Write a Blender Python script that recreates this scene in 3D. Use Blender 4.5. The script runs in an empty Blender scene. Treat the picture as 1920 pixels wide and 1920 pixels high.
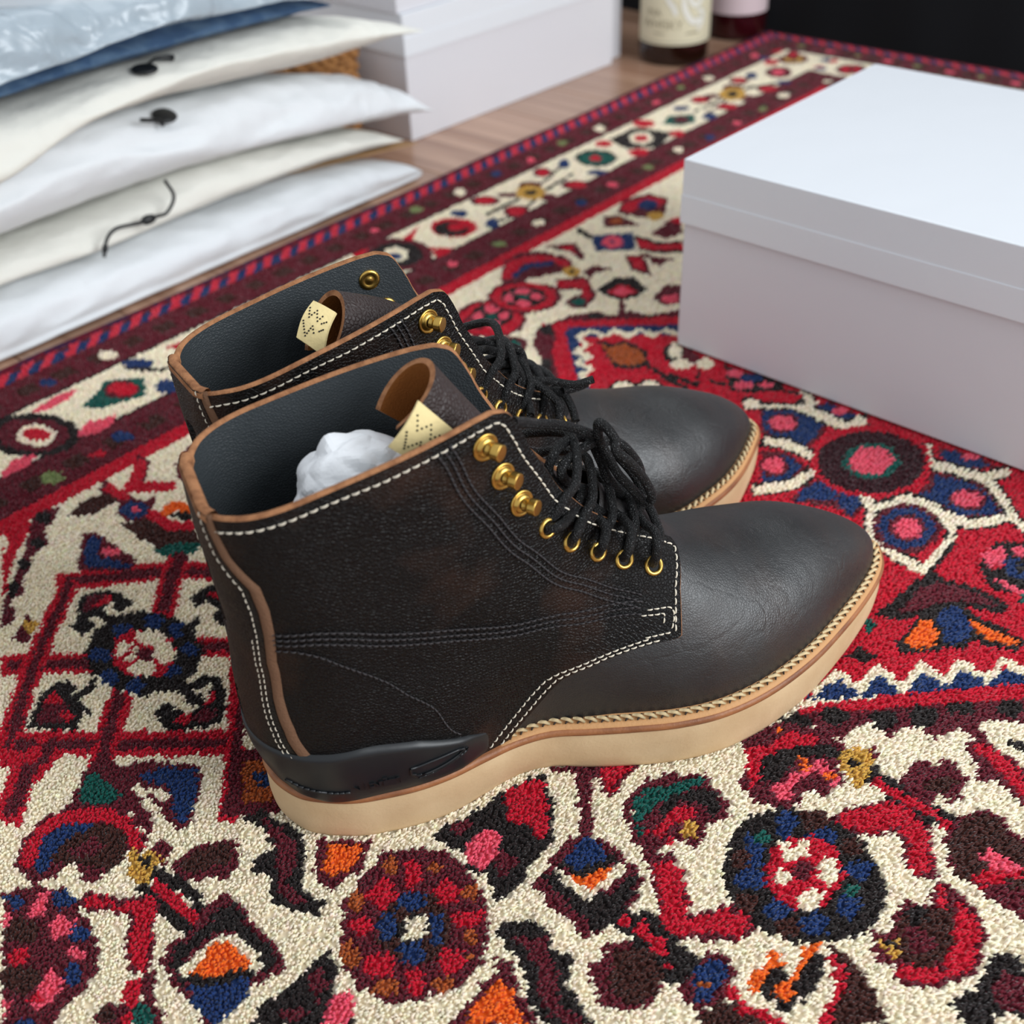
import bpy, bmesh, math, random
import numpy as np
from mathutils import Matrix, Vector

random.seed(7)
rng = np.random.default_rng(7)
scene = bpy.context.scene
COL = scene.collection

# ------------------------------------------------------------------ camera
CAM_H = 0.385
FPX, PITCH, ROLL = 2150.0, math.radians(37.04), math.radians(-2.33)
_F = Vector((0, math.cos(PITCH), -math.sin(PITCH))); _R = Vector((1, 0, 0)); _U = _R.cross(_F)
_R2 = _R*math.cos(ROLL)+_U*math.sin(ROLL); _U2 = -_R*math.sin(ROLL)+_U*math.cos(ROLL)
cam_d = bpy.data.cameras.new('camera'); cam = bpy.data.objects.new('camera', cam_d); COL.objects.link(cam)
cam_d.sensor_fit = 'HORIZONTAL'; cam_d.sensor_width = 36.0; cam_d.lens = FPX/1920*36.0
cam_d.clip_start = 0.02
M = Matrix(((_R2.x, _U2.x, -_F.x, 0), (_R2.y, _U2.y, -_F.y, 0), (_R2.z, _U2.z, -_F.z, CAM_H), (0, 0, 0, 1)))
cam.matrix_world = M
cam_d.dof.use_dof = True; cam_d.dof.focus_distance = 0.475; cam_d.dof.aperture_fstop = 9.0
scene.camera = cam

# ------------------------------------------------------------------ world, lamps, exposure
w = bpy.data.worlds.new('world'); scene.world = w; w.use_nodes = True
w.node_tree.nodes['Background'].inputs[0].default_value = (0.90, 0.95, 1.0, 1)
w.node_tree.nodes['Background'].inputs[1].default_value = 0.78
def area(name, loc, target, sx, sy, power, col):
    d = bpy.data.lights.new(name, 'AREA'); d.shape = 'RECTANGLE'; d.size = sx; d.size_y = sy; d.energy = power; d.color = col
    o = bpy.data.objects.new(name, d); COL.objects.link(o); o.location = loc
    o.rotation_euler = (Vector(target)-Vector(loc)).to_track_quat('-Z', 'Y').to_euler()
    return o
area('window_light', (1.9, -0.55, 1.15), (0.0, 0.9, 0.05), 1.5, 1.2, 52, (0.93, 0.97, 1.0))
area('ceiling_lamp_light', (0.55, 1.75, 2.1), (0.2, 0.7, 0), 1.3, 1.3, 11, (0.95, 0.98, 1.0))
scene.view_settings.view_transform = 'Standard'; scene.view_settings.look = 'None'
scene.view_settings.gamma = 1.0; scene.view_settings.use_curve_mapping = False
scene.view_settings.exposure = 0.0

# ------------------------------------------------------------------ helpers
def lin(c):
    c = np.asarray(c, float)/255.0
    return np.where(c <= 0.04045, c/12.92, ((c+0.055)/1.055)**2.4)
def L4(c): return tuple(float(v) for v in lin(c))+(1.0,)

MATS = {}
def mat(name, col, rough=0.6, metal=0.0, spec=0.5, bump=None, var=None, coat=0.0, sheen=0.0, trans=0.0, alpha=1.0, rvar=None, attr=None):
    """bump: list of (kind, scale, strength_mm) in object space; var: (colour2, scale, low, high)"""
    if name in MATS: return MATS[name]
    m = bpy.data.materials.new(name); m.use_nodes = True; nt = m.node_tree; N = nt.nodes; K = nt.links
    b = N['Principled BSDF']
    b.inputs['Base Color'].default_value = L4(col); b.inputs['Roughness'].default_value = rough; b.inputs['Metallic'].default_value = metal
    b.inputs['Specular IOR Level'].default_value = spec
    if coat: b.inputs['Coat Weight'].default_value = coat; b.inputs['Coat Roughness'].default_value = 0.25
    if sheen: b.inputs['Sheen Weight'].default_value = sheen
    if trans: b.inputs['Transmission Weight'].default_value = trans
    if alpha < 1: b.inputs['Alpha'].default_value = alpha
    tc = N.new('ShaderNodeTexCoord')
    if attr:
        a = N.new('ShaderNodeVertexColor'); a.layer_name = attr; K.new(a.outputs[0], b.inputs['Base Color'])
    if var:
        c2, sc, lo, hi = var
        n = N.new('ShaderNodeTexNoise'); n.inputs['Scale'].default_value = sc; n.inputs['Detail'].default_value = 5
        K.new(tc.outputs['Object'], n.inputs['Vector'])
        r = N.new('ShaderNodeMapRange'); r.inputs['From Min'].default_value = lo; r.inputs['From Max'].default_value = hi
        K.new(n.outputs[0], r.inputs['Value'])
        x = N.new('ShaderNodeMix'); x.data_type = 'RGBA'
        x.inputs[6].default_value = L4(col); x.inputs[7].default_value = L4(c2)
        K.new(r.outputs[0], x.inputs[0]); K.new(x.outputs[2], b.inputs['Base Color'])
    if rvar:
        n = N.new('ShaderNodeTexNoise'); n.inputs['Scale'].default_value = rvar[0]; n.inputs['Detail'].default_value = 6
        K.new(tc.outputs['Object'], n.inputs['Vector'])
        r = N.new('ShaderNodeMapRange'); r.inputs['From Min'].default_value = 0.3; r.inputs['From Max'].default_value = 0.7
        r.inputs['To Min'].default_value = rvar[1]; r.inputs['To Max'].default_value = rvar[2]
        K.new(n.outputs[0], r.inputs['Value']); K.new(r.outputs[0], b.inputs['Roughness'])
    prev = None
    for kind, sc, st in (bump or []):
        if kind == 'noise':
            t = N.new('ShaderNodeTexNoise'); t.inputs['Detail'].default_value = 4; out = t.outputs[0]
        elif kind == 'voronoi':
            t = N.new('ShaderNodeTexVoronoi'); t.feature = 'DISTANCE_TO_EDGE'; out = t.outputs[0]
        elif kind == 'crease':
            t = N.new('ShaderNodeTexVoronoi'); t.feature = 'DISTANCE_TO_EDGE'; out = t.outputs[0]
        elif kind == 'wave':
            t = N.new('ShaderNodeTexWave'); t.inputs['Distortion'].default_value = 2.0; out = t.outputs[1]
        t.inputs['Scale'].default_value = sc; K.new(tc.outputs['Object'], t.inputs['Vector'])
        if kind == 'crease':
            wn = N.new('ShaderNodeTexNoise'); wn.inputs['Scale'].default_value = sc*1.5; K.new(tc.outputs['Object'], wn.inputs['Vector'])
            va = N.new('ShaderNodeVectorMath'); va.operation = 'MULTIPLY_ADD'; va.inputs[1].default_value = (0.03, 0.03, 0.03)
            K.new(wn.outputs[1], va.inputs[0]); K.new(tc.outputs['Object'], va.inputs[2]); K.new(va.outputs[0], t.inputs['Vector'])
            mr = N.new('ShaderNodeMapRange'); mr.inputs['From Max'].default_value = 0.10; mr.interpolation_type = 'SMOOTHSTEP'; K.new(out, mr.inputs['Value']); out = mr.outputs[0]
        if kind == 'voronoi':
            mr = N.new('ShaderNodeMapRange'); mr.inputs['From Max'].default_value = 0.25; K.new(out, mr.inputs['Value']); out = mr.outputs[0]
        bp = N.new('ShaderNodeBump'); bp.inputs['Distance'].default_value = st/1000.0; bp.inputs['Strength'].default_value = 1.0
        K.new(out, bp.inputs['Height'])
        if prev: K.new(prev.outputs[0], bp.inputs['Normal'])
        prev = bp
    if prev: K.new(prev.outputs[0], b.inputs['Normal'])
    MATS[name] = m
    return m

def mobj(name, V, Fc, material=None, parent=None, smooth=True, label=None, cat=None, group=None, kind=None):
    me = bpy.data.meshes.new(name)
    me.from_pydata([tuple(map(float, p)) for p in V], [], [tuple(int(i) for i in f) for f in Fc]); me.update()
    if smooth:
        me.polygons.foreach_set('use_smooth', [True]*len(me.polygons))
    o = bpy.data.objects.new(name, me); COL.objects.link(o)
    if material is not None: me.materials.append(material)
    if parent is not None: o.parent = parent
    tag(o, label, cat, group, kind)
    return o
def tag(o, label=None, cat=None, group=None, kind=None):
    if label: o['label'] = label
    if cat: o['category'] = cat
    if group: o['group'] = group
    if kind: o['kind'] = kind
    return o
def empty(name, loc=(0, 0, 0), rz=0.0, label=None, cat=None, group=None, parent=None):
    o = bpy.data.objects.new(name, None); COL.objects.link(o); o.location = loc; o.rotation_euler = (0, 0, rz)
    o.empty_display_size = 0.02
    if parent: o.parent = parent
    return tag(o, label, cat, group)

def grid_faces(n, m, wrap_n=False, wrap_m=False, base=0, flip=False):
    F = []
    for i in range(n if wrap_n else n-1):
        for j in range(m if wrap_m else m-1):
            a = i*m+j; b = ((i+1) % n)*m+j; c = ((i+1) % n)*m+(j+1) % m; d = i*m+(j+1) % m
            F.append((base+a, base+b, base+c, base+d) if not flip else (base+d, base+c, base+b, base+a))
    return F
class MB:
    """collects pieces of one mesh"""
    def __init__(s): s.V = []; s.F = []
    def add(s, V, F):
        b = len(s.V); s.V.extend([tuple(p) for p in V]); s.F.extend([tuple(b+i for i in f) for f in F]); return s
    def grid(s, P, wn=False, wm=False, flip=False):
        n, m = P.shape[:2]; return s.add(P.reshape(-1, 3), grid_faces(n, m, wn, wm, 0, flip))
    def box(s, lo, hi, bev=0.0):
        x0, y0, z0 = lo; x1, y1, z1 = hi
        V = [(x0,y0,z0),(x1,y0,z0),(x1,y1,z0),(x0,y1,z0),(x0,y0,z1),(x1,y0,z1),(x1,y1,z1),(x0,y1,z1)]
        return s.add(V, [(0,3,2,1),(4,5,6,7),(0,1,5,4),(1,2,6,5),(2,3,7,6),(3,0,4,7)])
    def tube(s, pts, r, n=8, cap=True, closed=False):
        P = np.asarray(pts, float); k = len(P); r = np.broadcast_to(np.asarray(r, float), (k,))
        T = np.gradient(P, axis=0)
        if closed: T = np.roll(P, -1, 0)-np.roll(P, 1, 0)
        T /= np.maximum(np.linalg.norm(T, axis=1, keepdims=True), 1e-12)
        up = np.array([0, 0, 1.0]) if abs(T[0][2]) < 0.9 else np.array([1.0, 0, 0])
        nrm = np.cross(T[0], up); nrm /= np.linalg.norm(nrm); rings = []
        for i in range(k):
            nrm = nrm-T[i]*(nrm@T[i]); nrm /= max(np.linalg.norm(nrm), 1e-9); bn = np.cross(T[i], nrm)
            a = np.arange(n)*2*np.pi/n
            rings.append(P[i]+r[i]*(np.cos(a)[:, None]*nrm+np.sin(a)[:, None]*bn))
        R = np.array(rings); b = len(s.V); s.grid(R, wn=closed, wm=True, flip=True)
        if cap and not closed:
            s.F.append(tuple(b+i for i in range(n))); s.F.append(tuple(b+(k-1)*n+i for i in range(n-1, -1, -1)))
        return s
    def lathe(s, prof, c, ax, n=20):
        """prof: (radius, height) list along axis ax from c"""
        ax = np.asarray(ax, float); ax = ax/np.linalg.norm(ax); up = np.array([0, 0, 1.0]) if abs(ax[2]) < 0.9 else np.array([1.0, 0, 0])
        e1 = np.cross(ax, up); e1 /= np.linalg.norm(e1); e2 = np.cross(ax, e1); a = np.arange(n)*2*np.pi/n
        R = np.array([np.asarray(c)+ax*h+r*(np.cos(a)[:, None]*e1+np.sin(a)[:, None]*e2) for r, h in prof])
        s.grid(R, wm=True, flip=True)
        return s
    def build(s, name, material, parent=None, **k):
        return mobj(name, s.V, s.F, material, parent, **k)

def spline(pts, n, closed=False):
    P = np.asarray(pts, float); k = len(P)
    if closed: P = np.vstack([P[-1:], P, P[:2]])
    else: P = np.vstack([2*P[0]-P[1], P, 2*P[-1]-P[-2]])
    segs = k if closed else k-1
    t = np.linspace(0, segs, n, endpoint=not closed); i = np.minimum(t.astype(int), segs-1); f = (t-i)[:, None]
    p0, p1, p2, p3 = P[i], P[i+1], P[i+2], P[i+3]
    return 0.5*((2*p1)+(-p0+p2)*f+(2*p0-5*p1+4*p2-p3)*f*f+(-p0+3*p1-3*p2+p3)*f**3)
def resample(P, step):
    d = np.r_[0, np.cumsum(np.linalg.norm(np.diff(P, axis=0), axis=1))]; n = max(2, int(round(d[-1]/step))+1)
    t = np.linspace(0, d[-1], n); return np.stack([np.interp(t, d, P[:, i]) for i in range(P.shape[1])], -1)

def bevel_obj(o, width, seg=2, angle=0.6):
    md = o.modifiers.new('bevel', 'BEVEL'); md.width = width; md.segments = seg; md.limit_method = 'ANGLE'; md.angle_limit = angle
    return o
RUG_A = math.radians(48.41)
RU = np.array([math.cos(RUG_A), math.sin(RUG_A), 0]); RV = np.array([-math.sin(RUG_A), math.cos(RUG_A), 0])
def rw(a, b, z=0.0):
    """rug frame (mm) to world (m)"""
    return (np.asarray(a, float)[..., None]*RU+np.asarray(b, float)[..., None]*RV+np.asarray(z, float)[..., None]*np.array([0, 0, 1.0]))/1000.0
FLOOR_Z = -0.010
# ------------------------------------------------------------------ floor of boards
base = mobj('floor', [(-1.6, -0.4, FLOOR_Z-0.012), (2.0, -0.4, FLOOR_Z-0.012), (2.0, 3.0, FLOOR_Z-0.012), (-1.6, 3.0, FLOOR_Z-0.012)],
            [(0, 1, 2, 3)], mat('floor_gap', (50, 32, 24), 0.8), smooth=False, kind='structure')
def wood_mat():
    m = mat('wood_board', (150, 106, 82), 0.26, spec=0.7, bump=[('noise', 40, 0.15)])
    nt = m.node_tree; N = nt.nodes; K = nt.links; b = N['Principled BSDF']
    tc = N.new('ShaderNodeTexCoord'); mp = N.new('ShaderNodeMapping'); mp.inputs['Scale'].default_value = (60, 2.5, 1)
    n = N.new('ShaderNodeTexNoise'); n.inputs['Scale'].default_value = 1.0; n.inputs['Detail'].default_value = 8; n.inputs['Distortion'].default_value = 0.6
    oi = N.new('ShaderNodeObjectInfo'); add = N.new('ShaderNodeVectorMath'); add.operation = 'ADD'
    K.new(tc.outputs['Object'], add.inputs[0]); K.new(oi.outputs['Random'], add.inputs[1])
    K.new(add.outputs[0], mp.inputs[0]); K.new(mp.outputs[0], n.inputs['Vector'])
    cr = N.new('ShaderNodeValToRGB'); cr.color_ramp.elements[0].color = L4((150, 112, 90)); cr.color_ramp.elements[1].color = L4((196, 158, 132))
    cr.color_ramp.elements[0].position = 0.3; cr.color_ramp.elements[1].position = 0.75
    K.new(n.outputs[0], cr.inputs[0])
    hs = N.new('ShaderNodeHueSaturation'); mr = N.new('ShaderNodeMapRange'); mr.inputs['To Min'].default_value = 0.78; mr.inputs['To Max'].default_value = 1.12
    K.new(oi.outputs['Random'], mr.inputs['Value']); K.new(mr.outputs[0], hs.inputs['Value']); K.new(cr.outputs[0], hs.inputs['Color']); K.new(hs.outputs[0], b.inputs['Base Color'])
    return m
WM = wood_mat()
BW, BL = 0.088, 0.9
bm = bmesh.new(); bmesh.ops.create_cube(bm, size=1.0)
for v in bm.verts: v.co = Vector((v.co.x*(BW-0.0008), v.co.y*(BL-0.0008), v.co.z*0.012))
bmesh.ops.bevel(bm, geom=bm.edges[:], offset=0.0008, segments=1, affect='EDGES')
bme = bpy.data.meshes.new('floor_board'); bm.to_mesh(bme); bm.free(); bme.materials.append(WM)
# boards run across the rug edge (frame: u along the rug edge, v across)
a0 = 0.842  # a joint seen beside the white box
for i in range(-8, 13):
    off = rng.uniform(0, BL)
    for j in range(-1, 3):
        ca = a0+BW*(i+0.5); cb = -0.1+off*0.5+BL*j+0.15
        if cb > 2.4 or cb < -0.6: continue
        p = RU*ca+RV*cb
        if p[0] < -1.5 or p[0] > 1.9 or p[1] < 0.2 or p[1] > 2.6: continue
        if cb+BL/2 < 0.55: continue        # wholly under the rug
        o = bpy.data.objects.new('floor_board', bme); COL.objects.link(o); o.parent = base
        o.location = (p[0], p[1], FLOOR_Z-0.006); o.rotation_euler = (0, 0, RUG_A)

# black cloth hanging behind the far end of the rug
nb, nz = 160, 14
bb = np.linspace(-250, 1150, nb); zz = np.linspace(-10, 900, nz)
Bg, Zg = np.meshgrid(bb, zz, indexing='ij')
fold = 9*np.sin(Bg/47.0)+6*np.sin(Bg/19.0+1.0)+4*np.sin(Bg/81.0+Zg/300)
P = rw(1342+fold*(0.4+Zg/1500), Bg, Zg)
mb = MB(); mb.grid(P); P2 = rw(1346+fold*(0.4+Zg/1500), Bg, Zg); mb.grid(P2, flip=True)
cur = mb.build('black_curtain', mat('black_cloth', (15, 16, 20), 0.9, spec=0.2, sheen=0.08, bump=[('noise', 900, 0.2)]),
               label='black cloth hanging behind the far end of the patterned rug', cat='curtain')
# ------------------------------------------------------------------ boot last (mm, local: x heel>toe, -y outer side, z up)
BD = np.array([(266.8,26.5),(266,32),(261,40),(250,49.5),(235,58),(212,67.5),(188,72.5),(165,80),(146,88.5),(129,105),(115,117),
               (106,130),(99,143),(95,156),(93,168),(92,186)], float)
BH = np.array([(267.6,24),(267,24),(262.6,24),(252,24),(236,24),(210,24),(180,24),(150,24),(115,24),(75,24),(30,24),
               (-15,24),(-37,52),(-36,95),(-38,135),(-37.5,167)], float)
SHAFT = [33.0, 30.0]
NST = len(BD) - 1

def crom(tab, s):
    s = np.clip(s, 0, NST); i = np.minimum(s.astype(int), NST-1); f = (s-i)[..., None]
    p0 = tab[np.maximum(i-1, 0)]; p1 = tab[i]; p2 = tab[i+1]; p3 = tab[np.minimum(i+2, NST)]
    return 0.5*((2*p1)+(-p0+p2)*f+(2*p0-5*p1+4*p2-p3)*f*f+(-p0+3*p1-3*p2+p3)*f**3)

# sole outline, top edge (mm): outer side heel to toe, then inner side back
SO_L = [(-37,0),(-35,-10),(-29,-20.5),(-20,-27.5),(-9,-33),(3,-36),(16,-38),(30,-38),(45,-36),(60,-34.5),(75,-36),(90,-42),(108,-49),(126,-55),(146,-58),(170,-56),(197,-48.5),(222,-37.5),(243,-26.5),(258,-17),(267,-8.5),(272,1)]
SO_M = [(271.6,6),(266.5,12.5),(257.5,19),(246.5,26),(235,32.5),(221,38.5),(204,43),(182,46.5),(155,43.5),(125,38),(95,32.5),(65,31.5),(35,34.5),(10,36),(-10,32.5),(-22,26),(-31,16),(-36,7)]
def cspline(pts, n):
    P = np.asarray(pts, float); k = len(P); P = np.vstack([P[-1:], P, P[:2]]); tt = np.linspace(0, k, n, endpoint=False); i = tt.astype(int); f = (tt-i)[:, None]
    p0, p1, p2, p3 = P[i], P[i+1], P[i+2], P[i+3]
    return 0.5*((2*p1)+(-p0+p2)*f+(2*p0-5*p1+4*p2-p3)*f*f+(-p0+3*p1-3*p2+p3)*f**3)
_o = cspline(SO_L+SO_M, 2000)
_t = np.roll(_o, -1, 0)-np.roll(_o, 1, 0); _n = np.stack([_t[:, 1], -_t[:, 0]], -1); _n /= np.linalg.norm(_n, axis=1, keepdims=True)
_in = _o-_n*np.interp(_o[:, 0], [0, 40, 100, 235, 265, 280], [2.5, 3.0, 6.0, 5.5, 5.0, 4.6])[:, None]
_k = int(np.argmax(_in[:, 0])); TIP_X = float(_in[_k, 0])
_la = _in[60:_k+1]; _lo = np.argsort(_la[:, 0]); FEA_LX = _la[_lo, 0]; FEA_LY = -_la[_lo, 1]
_ma = _in[_k:-60]; _mo = np.argsort(_ma[:, 0]); FEA_MX = _ma[_mo, 0]; FEA_MY = _ma[_mo, 1]
_c = FEA_LX > 5; FEA_LX = np.r_[-40, 0, FEA_LX[_c]]; FEA_LY = np.r_[31, 32, FEA_LY[_c]-1.0*np.clip((60-FEA_LX[2:])/50, 0, 1)]
_c = FEA_MX > 5; FEA_MX = np.r_[-40, 0, FEA_MX[_c]]; FEA_MY = np.r_[31, 31, FEA_MY[_c]]
BACK_Z = [20,30,46,63,78,93,112,130,145,161,175,200]
BACK_X = [-35,-36.5,-37.5,-38,-37.5,-36.5,-36,-37,-38,-38.5,-38.5,-38.5]

def sstep(a, b, x):
    t = np.clip((x-a)/(b-a), 0, 1); return t*t*(3-2*t)

def last_raw(s, q, side):
    """s 0 toe .. NST collar, q 0 instep ridge .. 1 sole / heel back, side -1 outer +1 inner (before mirroring)"""
    s = np.asarray(s, float); q = np.asarray(q, float)
    s, q = np.broadcast_arrays(s, q)
    D = crom(BD, s); H = crom(BH, s)
    t = 0.5*(1-np.cos(np.pi*np.clip(q, 0, 1)))
    P = D + (H-D)*t[..., None]
    sag = np.sin(np.pi*t)*sstep(NST-2.5, NST, s)*-0.5
    x = P[..., 0]; z = P[..., 1]-sag
    L = np.hypot(D[..., 0]-H[..., 0], D[..., 1]-H[..., 1])
    Ld = np.interp(s, [0, 1, 3, 5, 8, 10, 12, 15], [10, 16, 34, 48, 64, 66, 72, 82])
    tc = np.clip(Ld/np.maximum(L, 1), 0.05, 1)
    u = np.clip(t/tc, 0, 1)
    pe = np.interp(s, [0, 3, 6, 9, 12, 15], [2.4, 2.6, 2.3, 2.1, 2.05, 2.0])
    clD = (1-(1-u)**pe)**(1/2.0)
    xb = np.interp(z, BACK_Z, BACK_X)
    Lb = 34.0
    nb = np.interp(z, [90, 160], [2.0, 2.9])
    clB = np.clip(1-(np.clip((xb+Lb-x)/Lb, 0, 1))**nb, 0, 1)**(1/nb)
    yl = np.interp(x, FEA_LX, FEA_LY); ym = np.interp(x, FEA_MX, FEA_MY)
    up = sstep(35, 100, z)*sstep(150, 95, x)
    wl = yl+(SHAFT[0]-yl)*up; wm = ym+(SHAFT[1]-ym)*up
    bul = 1+0.05*sstep(265, 230, x)*np.sin(np.pi*np.clip((z-24)/60, 0, 1))
    yc = (wm-wl)/2; hw = (wm+wl)/2*bul
    y = yc+side*hw*clD*clB
    return np.stack([x, y, z], -1)

def last(s, q, side, off=0.0):
    s = np.asarray(s, float); q = np.asarray(q, float); s, q = np.broadcast_arrays(s, q)
    e = 1e-3
    P = last_raw(s, q, side)
    if np.isscalar(off) and off == 0: return P
    q1 = np.clip(q, 2e-3, 1-2e-3); s1 = np.clip(s, 2e-3, NST-2e-3)
    a = last_raw(s1+e, q1, side)-last_raw(s1-e, q1, side)
    b = last_raw(s1, q1+e, side)-last_raw(s1, q1-e, side)
    n = np.cross(a, b); n /= np.maximum(np.linalg.norm(n, axis=-1, keepdims=True), 1e-9)
    n = n*(-side) if side > 0 else n
    # orient outward
    c = np.stack([P[..., 0]*0+30, P[..., 1]*0, P[..., 2]], -1)
    sg = np.sign((n[..., 1:2]*side)); sg[sg == 0] = 1
    n = n*sg
    return P+n*np.asarray(off, float)[..., None] if not np.isscalar(off) else P+n*off
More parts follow.
